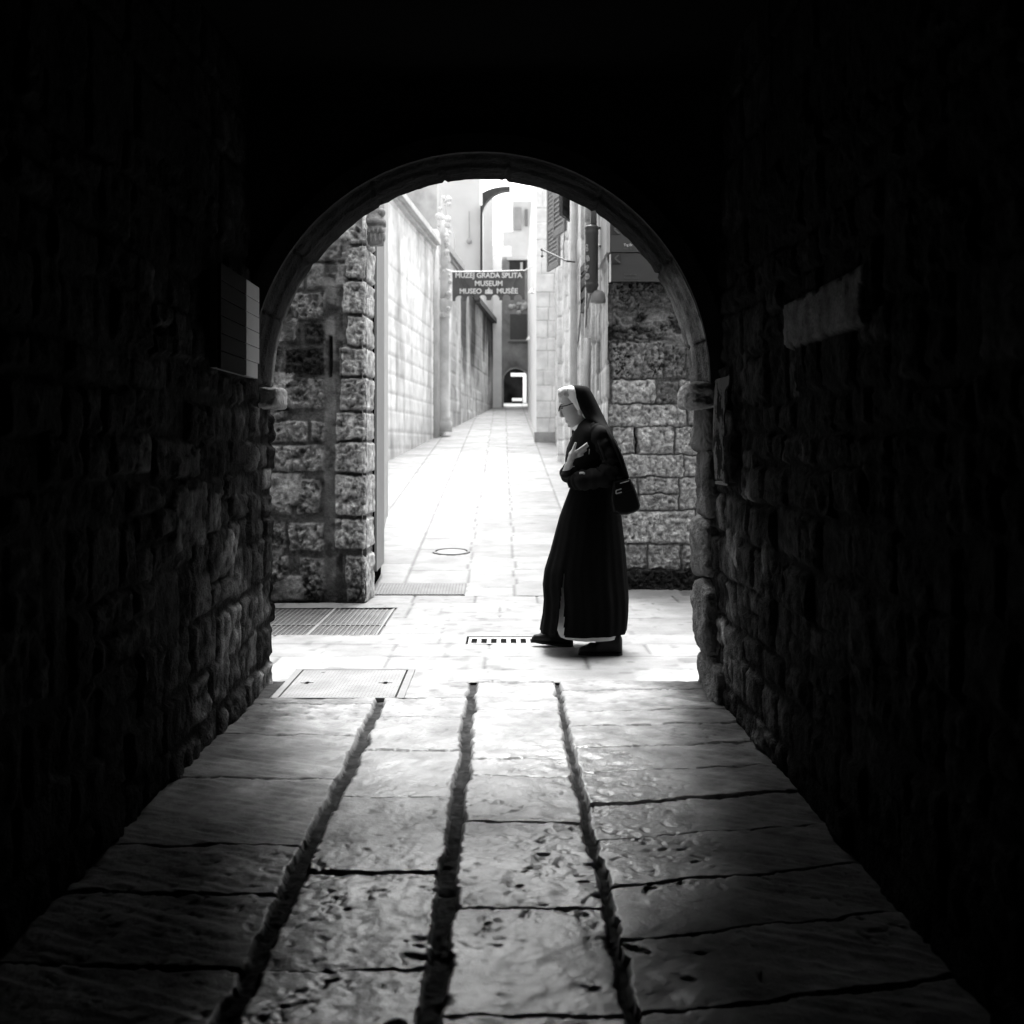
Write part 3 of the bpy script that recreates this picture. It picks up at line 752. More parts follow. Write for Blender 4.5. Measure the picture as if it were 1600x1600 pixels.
MB().prism([(1.06, Y1 + .14), (9, Y1 + .14), (9, 26), (1.30, 25.98)], -.2, 6.4).build('masonry', M_MASS, rh)
MB().box(1.08, 1.12, 0, 0.001, 0, .001) if False else None
# pipes on the alley side
def wallpt(u, off, z): return (A0[0] + dR[0] * u + nR[0] * off, A0[1] + dR[1] * u + nR[1] * off, z)
MB().tube([wallpt(1.55, .10, .5), wallpt(1.55, .10, 2.3)], .035).build('drainpipe', plain('grey_pipe', .22, .5), rh, smooth=True)
MB().tube([wallpt(4.6, .10, .9), wallpt(4.6, .10, 6.0)], .045).build('drainpipe', plain('pale_pipe', .5, .5), rh, smooth=True)
cabm = MB()
cabm.tube([wallpt(.4 + i * .5, .05, 3.0 + .15 * math.sin(i * 1.3) - .35 * i * .12) for i in range(12)], .012, 6)
cabm.tube([wallpt(2.0 + i * .15, .06, 3.4 - i * .25) for i in range(8)], .01, 6)
cabm.build('cable', plain('cable_grey', .15, .6), rh)
# window with louvred shutters, on the alley side
def leaf(name, p0, p1, z0, z1, parent, mat, nl=9):
    p0 = Vector((p0[0], p0[1], 0)); p1 = Vector((p1[0], p1[1], 0)); t = MB(); zm = (z0 + z1) / 2
    def vb(p, q, a, b, wd): t.bar(Vector((p.x, p.y, (a + b) / 2)), Vector((q.x, q.y, (a + b) / 2)), wd, b - a)
    d = (p1 - p0); e = d * .1
    vb(p0, p0 + e, z0, z1, .045); vb(p1 - e, p1, z0, z1, .045)
    for k in range(4):
        a = z0 + (z1 - z0 - .08) * k / 3; vb(p0 + e * 1.01, p1 - e * 1.01, a, a + .08, .04)
    vb(p0 + e * 1.02, p1 - e * 1.02, z0 + .081, z1 - .001, .012)
    n = int((z1 - z0) / .075)
    nrm = Vector((-d.y, d.x, 0)).normalized() * .03
    for k in range(n):
        a = z0 + .08 + (z1 - z0 - .14) * k / n
        q0 = p0 + e; q1 = p1 - e
        t.add([q0 - nrm * .7 + Vector((0, 0, a)), q1 - nrm * .7 + Vector((0, 0, a)), q1 + nrm * .7 + Vector((0, 0, a + .06)), q0 + nrm * .7 + Vector((0, 0, a + .06)),
               q0 - nrm * .7 + Vector((0, 0, a + .012)), q1 - nrm * .7 + Vector((0, 0, a + .012)), q1 + nrm * .7 + Vector((0, 0, a + .072)), q0 + nrm * .7 + Vector((0, 0, a + .072))],
              [(0, 1, 2, 3), (7, 6, 5, 4), (0, 4, 5, 1), (1, 5, 6, 2), (2, 6, 7, 3), (3, 7, 4, 0)])
    return t.build(name, mat, parent)
m_sh = plain('grey_shutter_paint', .16, .7, .2, 3)
zA = P(856, 425, 20.6).z
leaf('window_shutter', (.812, 20.6), (.98, 19.83), zA, zA + 2.2, rh, m_sh)
leaf('window_shutter', (.79, 17.6), (.93, 17.0), P(868, 368, 17.4).z, P(868, 368, 17.4).z + 1.8, rh, m_sh)
leaf('window_shutter', (.82, 16.2), (.98, 16.7), P(880, 340, 16.4).z, P(880, 340, 16.4).z + 1.6, rh, plain('dark_shutter_paint', .04, .7))
zB = P(912, 490, 12.9).z
leaf('window_shutter', (.895, 12.9), (.93, 12.35), zB, zB + .52, rh, plain('black_shutter_paint', .02, .7))
MB().box(.90, 1.02, 12.35, 12.75, zB - .06, zB - .005).build('window_sill', plain('dark_sill', .05, .8), rh)
# rod bracket
br = empty('wall_bracket', 'thin dark iron rod bracket reaching over the alley from the right wall', 'bracket', wallpt(5, 0, 3))
a_ = P(847, 390, 15); b_p = P(886, 408, 14.0)
MB().tube([a_, b_p, b_p + Vector((.1, .0, -.01))], .012, 8).build('rod', M_METAL, br)
MB().tube([a_ + Vector((0, 0, 0)), a_ + Vector((0, 0, -.07))], .006, 6).sphere(a_ + Vector((0, 0, -.085)), .018, 6).sphere(a_, .02, 6).build('hook', M_METAL, br)

# information signs wrapped round the corner
M_TXT = plain('pale_lettering', .5, .6); M_TXTDIM = plain('faint_lettering', .09, .6)
def corner_sign(name, label, pxl, pxr, pyt, pyb, ysign, grey, gname, sidel=None):
    e = empty(name, label, 'sign', (RX(pxl), ysign, RZ(pyb)), 'direction signs on the right corner')
    s = ysign / F
    X0 = (pxl - 785) * s; X1 = (pxr - 785) * s; Z0 = EYE - (pyb - 700) * s; Z1 = EYE - (pyt - 700) * s
    MB().box(X0, X1, ysign, ysign + .03, Z0, Z1).build('face_panel', plain(gname, grey, .55, .06), e, bevel=.002)
    return e, X0, X1, Z0, Z1, s
e, X0, X1, Z0, Z1, s = corner_sign('direction_sign', 'upper grey direction sign with pale side panel wrapping the right house corner', 954, 1075, 330, 394, 9.60, .034, 'sign_grey')
MB().add([(X0 - .004, 9.60, Z0), (X0 - .004, 9.60, Z1), (X0 + .0, 10.55, Z1), (X0 + .0, 10.55, Z0), (X0 - .034, 9.60, Z0), (X0 - .034, 9.60, Z1), (X0 - .03, 10.55, Z1), (X0 - .03, 10.55, Z0)],
         [(0, 1, 2, 3), (7, 6, 5, 4), (0, 4, 5, 1), (1, 5, 6, 2), (2, 6, 7, 3), (3, 7, 4, 0)]).build('side_panel', plain('sign_side', .3, .6, .05), e)
def arrow(e, X0, Z1, s):
    MB().box(X0 + .0, X0 + 15 * s, 9.594, 9.599, Z1 - 16.5 * s, Z1 - .3 * s).build('arrow_panel', M_BLACK, e)
    p = [(X0 + 11.5 * s, Z1 - 3 * s), (X0 + 5.5 * s, Z1 - 8.5 * s), (X0 + 13.5 * s, Z1 - 15.5 * s)]
    m = MB()
    for a, b in zip(p[:-1], p[1:]): m.bar((a[0], 9.591, a[1]), (b[0], 9.591, b[1]), .004, 2.4 * s)
    m.build('arrow', plain('arrow_grey', .07, .6), e)
arrow(e, X0, Z0 + 44 * s, s)
RXZ = (R(90), 0, 0)
text_obj('lettering', 'Trg Br', 5.2 * s, (X0 + 20.5 * s, 9.597, EYE - (384.5 - 700) * s), RXZ, M_TXT, e, 'LEFT', .0004)
text_obj('lettering', 'Radic Sq', 3.8 * s, (X0 + 20.5 * s, 9.597, EYE - (389.5 - 700) * s), RXZ, M_TXTDIM, e, 'LEFT')
e, X0, X1, Z0, Z1, s = corner_sign('direction_sign', 'lower grey direction sign with black arrow square, directly above the pitted stones', 955, 1075, 395.5, 440, 9.61, .030, 'sign_grey_low')
MB().box(X0 - .013, X0 - .002, 9.605, 9.66, Z0, Z1 - .01).build('edge_strip', plain('sign_edge', .55, .6), e)
def arrow2():
    global e
    arrow(e, X0, Z1, s)
arrow2()
text_obj('lettering', 'Narodni trg', 4.0 * s, (X0 + 20 * s, 9.607, EYE - (430 - 700) * s), RXZ, M_TXTDIM, e, 'LEFT')
text_obj('lettering', "People's Square", 3.6 * s, (X0 + 20 * s, 9.607, EYE - (435.5 - 700) * s), RXZ, M_TXTDIM, e, 'LEFT')

# hanging tubular lantern-like sign and the dome lamp by the corner
YC = 10.2; sC = YC / F
cxs = (924.5 - 785) * sC
ts = empty('tubular_sign', 'dark hanging tubular sign with moulded collars and pale painted glyphs beside the direction signs', 'sign', (cxs, YC, EYE + 250 * sC))
def zt(py): return EYE - (py - 700) * sC
MB().lathe((cxs, YC, 0), [(r * sC, zt(p)) for r, p in ((7.5, 458), (9, 452), (9.6, 449), (10.6, 447), (10.6, 444), (9.8, 443), (9.8, 441), (10.2, 439), (10.1, 368), (10.6, 366), (10.6, 362), (10, 360), (10.8, 358), (10.9, 355), (9, 353), (5, 352))], 32).build('tube', plain('dark_painted_tube', .05, .5, .1), ts, smooth=True)
MB().tube([(cxs + 3 * sC, YC, zt(353)), (cxs + 3 * sC, YC, zt(290))], 5 * sC, 16).build('neck', plain('neck_metal', .08, .5), ts, smooth=True)
MB().bar((cxs, YC, zt(356)), (cxs + .3, YC + .05, zt(356)), .02, .02).build('wall_arm', M_METAL, ts)
M_GL = plain('glyph_paint', .32, .7)
def glyph(gl, cx_, cy_, r, kx=1.):
    for i in range(10):
        a0 = 2 * math.pi * i / 10; a1 = 2 * math.pi * (i + 1) / 10
        def q(a):
            th = math.pi * 1.20 + (cx_ + r * kx * math.cos(a)) / 10.2
            R_ = 10.25 * sC
            return (cxs + R_ * math.cos(th), YC + R_ * math.sin(th), zt(cy_ + r * math.sin(a)))
        gl.bar(q(a0), q(a1), .006, .012)
for gs in (((0, 386, 2.6), (1, 391, 2.0)), ((1.5, 403.5, 2.6), (3, 406, 2.4), (1.5, 408, 1.2)), ((-1, 420, 3.0), (2, 418, 2.0), (0, 423, 1.2)), ((1, 433, 4.2), (1, 433, 2.8), (1, 433, 1.3))):
    gl = MB(); [glyph(gl, *g_) for g_ in gs]; gl.build('glyph', M_GL, ts)
dl = empty('dome_lamp', 'small pale dome lamp tucked under the tubular sign', 'lamp', ((936 - 785) * sC, YC, zt(465)))
dcx = (935 - 785) * sC
MB().loft([(zt(p), dcx - (r + .8 * (p < 460)) * sC, dcx + r * sC, YC - .02, r * sC) for r, p in ((1, 453), (6, 455), (10, 459), (12, 464), (12.6, 470), (12.2, 473.5), (3, 475))], 32).build('dome', plain('lamp_dome', .2, .4, .1), dl, smooth=True)
MB().bar((dcx, YC, zt(462)), (dcx + .12, YC + .04, zt(462)), .02, .03).build('arm', M_METAL, dl)

# =================================================================== LEFT PALACE ALONG THE ALLEY
L0 = np.array((-2.73, 14.2)); L1 = np.array((-.35, 42.5)); dL = L1 - L0; LL = float(np.hypot(*dL)); dL = dL / LL; nL = np.array((dL[1], -dL[0]))
def lu(Y): return (Y - L0[1]) / dL[1]
pa = empty('palace', 'long pale limestone palace with cornice and carved column along the left of the alley', 'building', (-2.2, 20, 0))
def lwall(name, Ya, Yb, z1, stones, mat, post=None, off=0., **kw):
    def mp(u, v, h): return L0[0] + dL[0] * u + nL[0] * (h + off), L0[1] + dL[1] * u + nL[1] * (h + off), v
    return relief(name, mp, lin(lu(Ya), lu(Yb), .07), lin(-.1, z1, .04), stones, mat, pa, joint=.6, depth=.008, bevel=.02, warp=.01, wf=2, nf=4, post=post, **kw)
rgl = np.random.default_rng(77)
def post_l1(uu, vv, H, tone, D, ID):
    s_ = fbm(uu * 1.6, vv * .25, 1, 4, 151)
    return H, tone * (1 - .38 * sstep(.0, .5, s_)) * (1 - .25 * sstep(.5, .0, vv - SL * (uu + 4.7) - .3))
lwall('ashlar_wall', 14.2, 27.2, 6.0, courses(0, lu(27.2), 0, 6, (.3, .42), (.5, 1.1), rgl, (.74, .82), amp=.002, gap=.006, proud=.003), M_PALE, post_l1, seed=80)
lwall('ashlar_wall', 28.7, 32.6, 6.3, courses(lu(28.7), lu(32.6), 0, 6.4, (.3, .4), (.5, 1.1), rgl, (.55, .7), amp=.002, gap=.006), M_PALE, post_l1, seed=82)
def post_l2(uu, vv, H, tone, D, ID):
    hz = vv - SL * (uu + 4.7)
    s_ = fbm(uu * 1.1, vv * .35, 1, 4, 153)
    up = sstep(1.2, 2.3, hz + 1.5 * s_)
    drip = sstep(-.25, .2, fbm(uu * 1.7, vv * .22, 1, 4, 157) + .1)
    tone = tone * (1 - .9 * up * (.35 + .65 * drip)) * (1 - .3 * sstep(.2, .9, fbm(uu, vv, 1.3, 3, 154) + .4))
    return H, tone
lwall('stained_wall', 32.6, 42.5, 5.9, courses(lu(32.6), LL, 0, 5.9, (.3, .4), (.5, 1.1), rgl, (.48, .58), amp=.003, gap=.005), M_STREAK, post_l2, seed=84)
def lbox(m, Ya, Yb, o0, o1, z0, z1):
    a = lu(Ya); b = lu(Yb)
    q = lambda u, o: (L0[0] + dL[0] * u + nL[0] * o, L0[1] + dL[1] * u + nL[1] * o)
    return m.prism([q(a, o0), q(a, o1), q(b, o1), q(b, o0)], z0, z1)
M_CORN = plain('cornice_stone', .5, .8, .2, 3)
lbox(lbox(MB(), 14.2, 27.15, -.3, .10, 5.92, 5.99), 14.2, 27.15, -.3, .2, 5.993, 6.12).build('cornice', M_CORN, pa, bevel=.01)
lbox(lbox(MB(), 28.8, 32.5, -.3, .14, 6.2, 6.38), 28.8, 32.5, -.3, .07, 6.1, 6.197).build('cornice', plain('cornice_grey', .3, .8), pa, bevel=.01)
lbox(MB(), 36.4, 42.4, -.3, .16, 5.8, 5.98).build('eaves_board', plain('eaves_dark', .07, .8), pa)
lbox(MB(), 14.2, 42.5, -3.5, -.01, -.2, 5.85).build('masonry', M_MASS, pa)
lbox(MB(), 14.2, 22.5, -3.4, -.5, 5.9, 6.8).build('upper_storey', plain('upper_render', .62, .85, .1, 2), pa)
# carved gothic column and niche
colm = MB(); q = lambda Y, o: (L0[0] + dL[0] * lu(Y) + nL[0] * o, L0[1] + dL[1] * lu(Y) + nL[1] * o)
lbox(colm, 27.25, 28.65, -.1, .08, 1.3, 6.4)
cxk, cyk = q(27.95, .14)
z0 = P(690, 668, 27.9).z
colm.lathe((cxk, cyk, 0), [(.22, z0 - .1), (.22, z0 + .12), (.18, z0 + .16), (.2, z0 + .2), (.15, z0 + .28), (.14, 4.35), (.17, 4.4), (.15, 4.44), (.2, 4.6), (.25, 4.75), (.26, 4.82)], 20)
colm.lathe((cxk, cyk, 0), [(.2, 4.83), (.16, 5.0), (.2, 5.3), (.14, 5.6), (.18, 5.8), (.1, 6.1), (.14, 6.3), (.04, 6.8)], 14)
rk = random.Random(5)
for k in range(46):
    z_ = rk.uniform(4.4, 7.3); colm.sphere((cxk + rk.uniform(-.16, .16), cyk + rk.uniform(-.3, .1), z_), rk.uniform(.04, .09), 5)
colm.build('carved_column', plain('carved_limestone', .5, .85, .25, 3), pa, smooth=True)
# set back gable behind the cornice
g1 = MB(); 
g1.add([(-3.4, 27.6, 6.1), (-1.62, 28.6, 6.1), (-1.62, 28.6, 7.9), (-2.3, 28.2, 9.2), (-3.4, 27.6, 9.2), (-3.4, 33, 6.1), (-1.35, 33, 6.1), (-1.35, 33, 7.2), (-2.2, 33, 9.2), (-3.4, 33, 9.2)],
       [(0, 1, 2, 3, 4), (5, 9, 8, 7, 6), (1, 6, 7, 2), (2, 7, 8, 3), (3, 8, 9, 4), (0, 4, 9, 5), (0, 5, 6, 1)])
g1.build('gable', plain('gable_render', .34, .9, .4, 1.5), pa)
MB().tube([q(22.9, .05) + (6.1,), (-1.95, 22.6, 6.5), (-1.93, 22.6, 7.6), (-1.97, 22.6, 8.4)], .015, 6).build('roof_cable', M_METAL, pa)

# tall white houses beyond
th = empty('tall_white_house', 'tall bright rendered house rising over the banner on the left of the alley', 'building', (-1.2, 41, 0))
M_WR = plain('white_render', .5, .85, .08, 1.2)
YT = 36.0
MB().prism([(P(717, 0, YT).x, YT), (P(750, 0, YT).x, YT), (P(750, 0, YT).x + .02, 41), (-3.8, 41), (-3.8, YT)], 5.99, 11.0).build('wall', M_WR, th)
MB().tube([P(733, 330, 35.9), P(733.5, 372, 35.9)], .02, 6).sphere(P(733, 377, 35.9), .09, 6).build('lamp_pipe', plain('grey_pipe_far', .3), th)
MB().box(P(755, 0, 41.5).x, P(770, 0, 41.5).x, 41.2, 42.4, 5.99, 10.3).build('rear_wing', M_WR, th)
MB().box(P(750.3, 0, 35.9).x, P(754, 0, 35.9).x, 35.8, 35.95, 5.99, P(0, 322, 35.9).z).build('dark_downpipe', M_BLACK, th)
# quarter arch springing over the alley
fa = MB(); vs = []; fs_ = []; n = 20; Yf = 40.0; sf = Yf / F
for k in range(n + 1):
    t = math.pi / 2 * k / n
    x = (797 - 785) * sf - 43 * sf * math.cos(t); z = EYE + (700 - 340) * sf + 38 * sf * math.sin(t)
    x2 = (797 - 785) * sf - 47 * sf * math.cos(t); z2 = EYE + (700 - 314) * sf + 18 * sf * math.sin(t)
    for (a, b) in ((x, z), (x2, z2)):
        vs += [(a, Yf - .5, b), (a, Yf - .1, b)]
for k in range(n):
    a = 4 * k; b = a + 4
    fs_ += [(a, b, b + 1, a + 1), (a + 2, a + 3, b + 3, b + 2), (a, a + 2, b + 2, b), (a + 1, b + 1, b + 3, a + 3)]
fs_ += [(0, 1, 3, 2), (4 * n, 4 * n + 2, 4 * n + 3, 4 * n + 1)]
fo = fa.add(vs, fs_).build('flying_arch', plain('arch_underside', .035, .9, .3), None, smooth=False)
tag(fo, 'dark underside of a half arch springing across the alley high above the banner', 'arch')

# =================================================================== END OF THE ALLEY
YE = 42.6; sE = YE / F
ex = lambda px: (px - 785) * sE
ez = lambda py: EYE - (py - 700) * sE
pi_ = MB().box(ex(770), ex(784), YE - .3, YE + .6, 2.3, ez(405)).build('stone_pillar', plain('pillar_stone', .85, .85, .1, 2, .4, 8), None, bevel=.02)
tag(pi_, 'tall pale squared stone pillar at the far left end of the alley', 'pillar')
eh = empty('end_house', 'dim house with low dark archway closing the far end of the alley', 'building', (ex(805), YE + .3, 2.7))
ax0, ax1 = ex(787), ex(826); acx = (ax0 + ax1) / 2; ar = (ax1 - ax0) / 2; asz = ez(572) - ar
m = MB(); vs = []; fs_ = []; n = 24; top = ez(400); YW = YE + .2
for k in range(n + 1):
    t = math.pi * k / n; x = acx - ar * math.cos(t); z = asz + ar * math.sin(t)
    for y in (YW, YW + 1.2): vs += [(x, y, z), (x, y, top)]
for k in range(n):
    a = 4 * k; b = a + 4; fs_ += [(a, b, b + 1, a + 1), (a + 2, a + 3, b + 3, b + 2), (a, a + 2, b + 2, b), (a + 1, b + 1, b + 3, a + 3)]
m.add(vs, fs_); m.box(ex(783), ax0, YW, YW + 1.2, 2.2, top); m.box(ax1, ex(860), YW, YW + 1.2, 2.2, top)
m.build('wall', plain('end_wall_stone', .27, .9, .6, 1.6, .6, 5, bdist=.05), eh)
MB().box(ex(797), ex(823), YW - .05, YW - .001, ez(530), ez(490)).build('window_shutter', plain('dull_shutter', .09, .7), eh)
MB().box(ex(794), ex(826), YW - .14, YW - .002, ez(533), ez(530.3)).build('window_sill', plain('sill_far', .3), eh)
MB().box(ex(796), ex(822), YW - .04, YW - .001, ez(421), ez(406)).build('window', M_BLACK, eh)
MB().box(ex(792), ex(828), YW - .12, YW - .002, ez(405.5), ez(401)).build('lintel', M_WR, eh)
MB().box(ex(813), ex(817), YW - .10, YW - .045, ez(421), ez(409)).build('plant_pot', M_WR, eh)
rk = random.Random(9); bs = MB()
for k in range(14): bs.sphere((ex(rk.uniform(795, 826)), YW - .02, ez(rk.uniform(474, 489))), rk.uniform(.05, .13), 6)
bs.build('carving', plain('far_carving', .5, .9, .4, 4), eh, smooth=True)
MB().add([(ex(768), YE + .9, ez(420)), (ex(800), YE + .9, ez(420)), (ex(800), YE + 1.6, ez(372)), (ex(768), YE + 1.6, ez(372))], [(0, 1, 2, 3)]).build('roof', plain('roof_sheet', .32, .7, .25, 5, .4, 20, stretch=(6, .3, .3)), eh)
YD = 46.6; sD = YD / F
dx = lambda px: (px - 785) * sD
dz = lambda py: EYE - (py - 700) * sD
MB().box(dx(785), dx(860), YD + .2, YD + 2, dz(405), dz(360)).box(dx(801), dx(860), YD + .2, YD + 2, dz(359.99), dz(312)).build('upper_wall', plain('upper_far_render', .42, .85, .12, 1.5), eh)
MB().box(dx(803), dx(815), YD + .1, YD + .195, dz(358), dz(323)).build('window_shutter', plain('far_pale_shutter', .22), eh)
MB().box(dx(820), dx(825), YD + .1, YD + .195, dz(352), dz(326)).build('window_shutter', plain('far_grey_shutter', .12), eh)
MB().box(dx(798), dx(822.5), YD - .1, YD, dz(588.5), dz(583)).box(dx(817), dx(822.5), YD - .1, YD, 2.6, dz(588.6)).build('door_frame', M_WHITE, eh)
MB().box(dx(780), dx(840), YD + .02, YD + .18, 2.6, dz(540)).build('door', plain('far_door', .012, .9, .8, 2.0, spec=0), eh)
MB().box(dx(800), dx(816), YD - .3, YD - .12, dz(627), dz(622.5)).build('bench', M_WHITE, eh)
MB().box(ex(778), ax0 - .01, YW + 1.21, YW + 1.7, 2.2, ez(575)).build('passage_side', M_SHADE, eh)

# right-hand far walls
bt = empty('buttress_house', 'white ashlar house end projecting into the right side of the alley', 'building', (1.0, 26, 1.35))
sbx = courses(0, 1.4, 0, 9, (.28, .46), (.25, .5), np.random.default_rng(51), (.74, .82), amp=.004, gap=.004)
YB = 26.0; xb = (838 - 785) / F * YB
relief('end_wall', plane_map((xb, YB + .012, 1.0), (1, 0, 0), (0, 0, 1), (0, -1, 0)), lin(0, .9, .02), lin(0, 7.2, .02), sbx, M_PALE, bt, joint=.5, depth=.012, bevel=.015, warp=.01, seed=90, nf=8)
MB().prism([(xb, YB + .013), (3.5, YB + .013), (3.5, 44.4), (ex(826), 44.4), (.93, 42.4)], 1.0, 8.2).build('side_wall', plain('far_side_render', .74, .85, .1, 1.5), bt)
MB().box(xb - .05, xb + .55, YB - .05, YB - .002, 1.2, 1.58).build('plinth', plain('plinth_stone', .36, .9, .3, 4), bt, bevel=.01)
def lampshade(px, py, Y, r, label):
    e = empty('wall_lamp', label, 'lamp', P(px, py, Y), 'white alley wall lamps')
    c = P(px, py, Y)
    MB().lathe((c.x, c.y, c.z), [(r, -.6 * r), (r, -.45 * r), (.25 * r, .6 * r), (.1 * r, .9 * r)], 20).build('shade', M_WHITE, e, smooth=True)
    MB().bar(c + Vector((0, 0, .5 * r)), c + Vector((.25, 0, .5 * r)), .03, .03).build('arm', plain('lamp_arm', .5), e)
    return e
lampshade(830.5, 455, 29, .095, 'higher white conical wall lamp just right of the banner')
lampshade(826, 529, 37, .09, 'lower white wall lamp farther down the alley, below the banner')

# =================================================================== BANNER
YBn = 27.0; sB = YBn / F
bx = lambda px: (px - 785) * sB
bz = lambda py: EYE - (py - 700) * sB
ban = empty('museum_banner', 'dark scalloped museum banner with pale lettering strung across the alley', 'banner', (bx(764), YBn, bz(445)))
m = MB(); nU = 226; nV = 10; vs = []; fs_ = []
cent = [706.8 + (p - 180) / 1205 * 113 for p in (295, 485, 685, 895, 1080, 1275)]
for i in range(nU + 1):
    px = 706.8 + 113.2 * i / nU
    tp = 424.3 - 1.8 * i / nU + 1.2 * math.sin(math.pi * i / nU)
    bt_ = 470.5 - 2.3 * i / nU
    for c_ in cent:
        d = abs(px - c_)
        if d < 6.2: bt_ = min(bt_, 470.5 - 2.3 * i / nU - 2.2 - math.sqrt(max(0, 6.2 ** 2 - d * d)))
    for j in range(nV + 1):
        py = tp + (bt_ - tp) * j / nV
        q_ = i / nU
        wv = .02 * math.sin(q_ * 9 + j * .15) + .05 * math.exp(-((q_ - .06 - j * .02) / .03) ** 2) - .05 * math.exp(-((q_ - .95 + j * .022) / .03) ** 2)
        vs.append((bx(px), YBn + wv, bz(py)))
for i in range(nU):
    for j in range(nV):
        a = i * (nV + 1) + j; fs_.append((a, a + 1, a + nV + 2, a + nV + 1))
bo = m.add(vs, fs_).build('cloth', plain('banner_cloth', .085, .85, .1), ban, smooth=True); bo.modifiers.new('t', 'SOLIDIFY').thickness = .004
M_LET = plain('banner_letters', .62, .7, .03)
yt = YBn - .07
def ban_text(s_, pxc, base, h, wpx, rise=0):
    o = text_obj('lettering', s_, h * sB * 1.38, (bx(pxc), yt, bz(base)), (R(90), R(-rise), 0), M_LET, ban, 'CENTER', .004)
    bpy.context.view_layer.update()
    wd = o.dimensions.x
    if wd > 0: o.scale = (wpx * sB / wd, 1, 1)
ban_text('MUZEJ GRADA SPLITA', 763.4, 434.6, 8.2, 104)
ban_text('MUSEUM', 763.6, 447.2, 8.2, 43)
ban_text('MUSEO', 735.3, 459.2, 8.0, 34)
ban_text('MUSÉE', 792.5, 459.0, 8.0, 33)
em = MB(); c0 = 763.8
for dx, w_, h_ in ((-4.4, 2.2, 5), (-1.8, 1.6, 6), (0, 1.8, 8.6), (1.9, 1.6, 6), (4.4, 2.2, 5)):
    em.box(bx(c0 + dx - w_ / 2), bx(c0 + dx + w_ / 2), yt - .004, yt, bz(458.5), bz(458.5 - h_))
em.box(bx(c0 - 6), bx(c0 + 6), yt - .008, yt - .0045, bz(459.8), bz(457.6))
em.build('crest', M_LET, ban)
rope = MB()
rope.tube([bx_ for bx_ in (Vector((bx(706.8), YBn, bz(424.3))), P(690, 417.5, 28.4))], .012, 6)
rope.tube([Vector((bx(820), YBn, bz(422.5))), Vector((bx(848), 26.0, bz(414)))], .012, 6)
rope.tube([Vector((bx(706.8), YBn - .003, bz(424.3))), Vector((bx(763), YBn - .003, bz(424.1))), Vector((bx(820), YBn - .003, bz(422.5)))], .014, 6)
rope.build('rope', M_WHITE, ban)

# =================================================================== WOMAN
FY = 6.93; K = F / FY
nx = lambda px: (px - 785) / K
nz_ = lambda py: EYE - (py - 700) / K
M_HABIT = plain('black_habit_cloth', .003, .9, .3, 20, .3, 200, spec=.03)
M_CAPE = plain('black_jacket_cloth', .0045, .8, .3, 20, .3, 200, spec=.08)
M_VEIL = plain('black_veil_cloth', .003, .8, .3, 20, .2, 200, spec=.06)
M_LINEN = plain('white_linen', .8, .8, .05, 20, .1, 200)
M_PETTI = plain('pale_underskirt', .42, .9, .1, 10)
M_SKIN = plain('skin', .38, .5, .12, 25, .15, 120, spec=.4)
M_HAIR = plain('white_hair', .62, .6, .25, 60, .6, 160, stretch=(1, 1, 1))
M_SHOE = plain('black_shoe_leather', .004, .5, .2, 20, .1, 100, spec=.2)

body = MB()
def row(py, a, b, yc, d): return (nz_(py), nx(a), nx(b), yc, d)
# head, profile looking left and down
hd = [row(604, 888, 908, FY, .03), row(607, 879, 917, FY, .055), row(612, 874.5, 922, FY, .07), row(619, 872.6, 926, FY, .076), row(627, 872.6, 928, FY, .078), row(633, 873.6, 928, FY, .077),
      row(637, 876.2, 928, FY, .075), row(642, 877.5, 927, FY, .073), row(648, 880, 926, FY, .07), row(653, 882.5, 925, FY, .065), row(656, 883.2, 924, FY, .062), row(658, 884.6, 923, FY, .06),
      row(661, 886.2, 921, FY, .056), row(664, 887.8, 918, FY, .05), row(667, 890.5, 914, FY, .04), row(669, 896, 909, FY, .025)]
body.loft(hd, 40, 2.15)
# nose, brow, lips, chin, cheek
body.tube([(nx(877), FY, nz_(636)), (nx(876.3), FY, nz_(644)), (nx(877.6), FY, nz_(649.5))], [.007, .011, .015], 10)
body.sphere((nx(878.4), FY, nz_(650)), (.013, .016, .010), 8)
body.sphere((nx(875.8), FY - .03, nz_(632.5)), (.010, .026, .008), 8); body.sphere((nx(875.8), FY + .03, nz_(632.5)), (.010, .026, .008), 8)
body.sphere((nx(884.6), FY, nz_(655.8)), (.010, .022, .006), 8); body.sphere((nx(885.6), FY, nz_(659)), (.010, .020, .007), 8)
body.sphere((nx(890), FY, nz_(664.5)), (.014, .022, .013), 8)
for sg in (-1, 1):
    body.sphere((nx(906), FY + sg * .076, nz_(643)), (.014, .008, .026), 8)
body.tube([(nx(910), FY, nz_(655)), (nx(916), FY, nz_(675))], [.055, .06], 14)
# trunk and legs under the clothes
body.loft([row(668, 905, 935, FY, .06), row(676, 898, 944, FY, .15), row(700, 893, 952, FY, .14), row(740, 895, 955, FY, .12), row(765, 895, 958, FY, .13), row(800, 888, 962, FY, .14), row(835, 893, 960, FY, .12)], 28, 2.3)
FN, FFR = 6.80, 7.08           # near and far foot depth
def at(px, py, Y): return P(px, py, Y)
body.tube([(nx(930), FY - .08, nz_(830)), (nx(935), FY - .1, nz_(905)), at(940, 965, FN), at(945, 1004, FN)], [.08, .058, .05, .036], 14)
body.tube([(nx(915), FY + .08, nz_(830)), (nx(893), FY + .12, nz_(905)), at(882, 960, FFR), at(876, 994, FFR)], [.08, .058, .048, .034], 14)
# feet inside the shoes
body.tube([at(950, 1008, FN), at(915, 1013, FN)], [.032, .024], 10); body.tube([at(880, 996, FFR), at(845, 1002, FFR)], [.03, .022], 10)
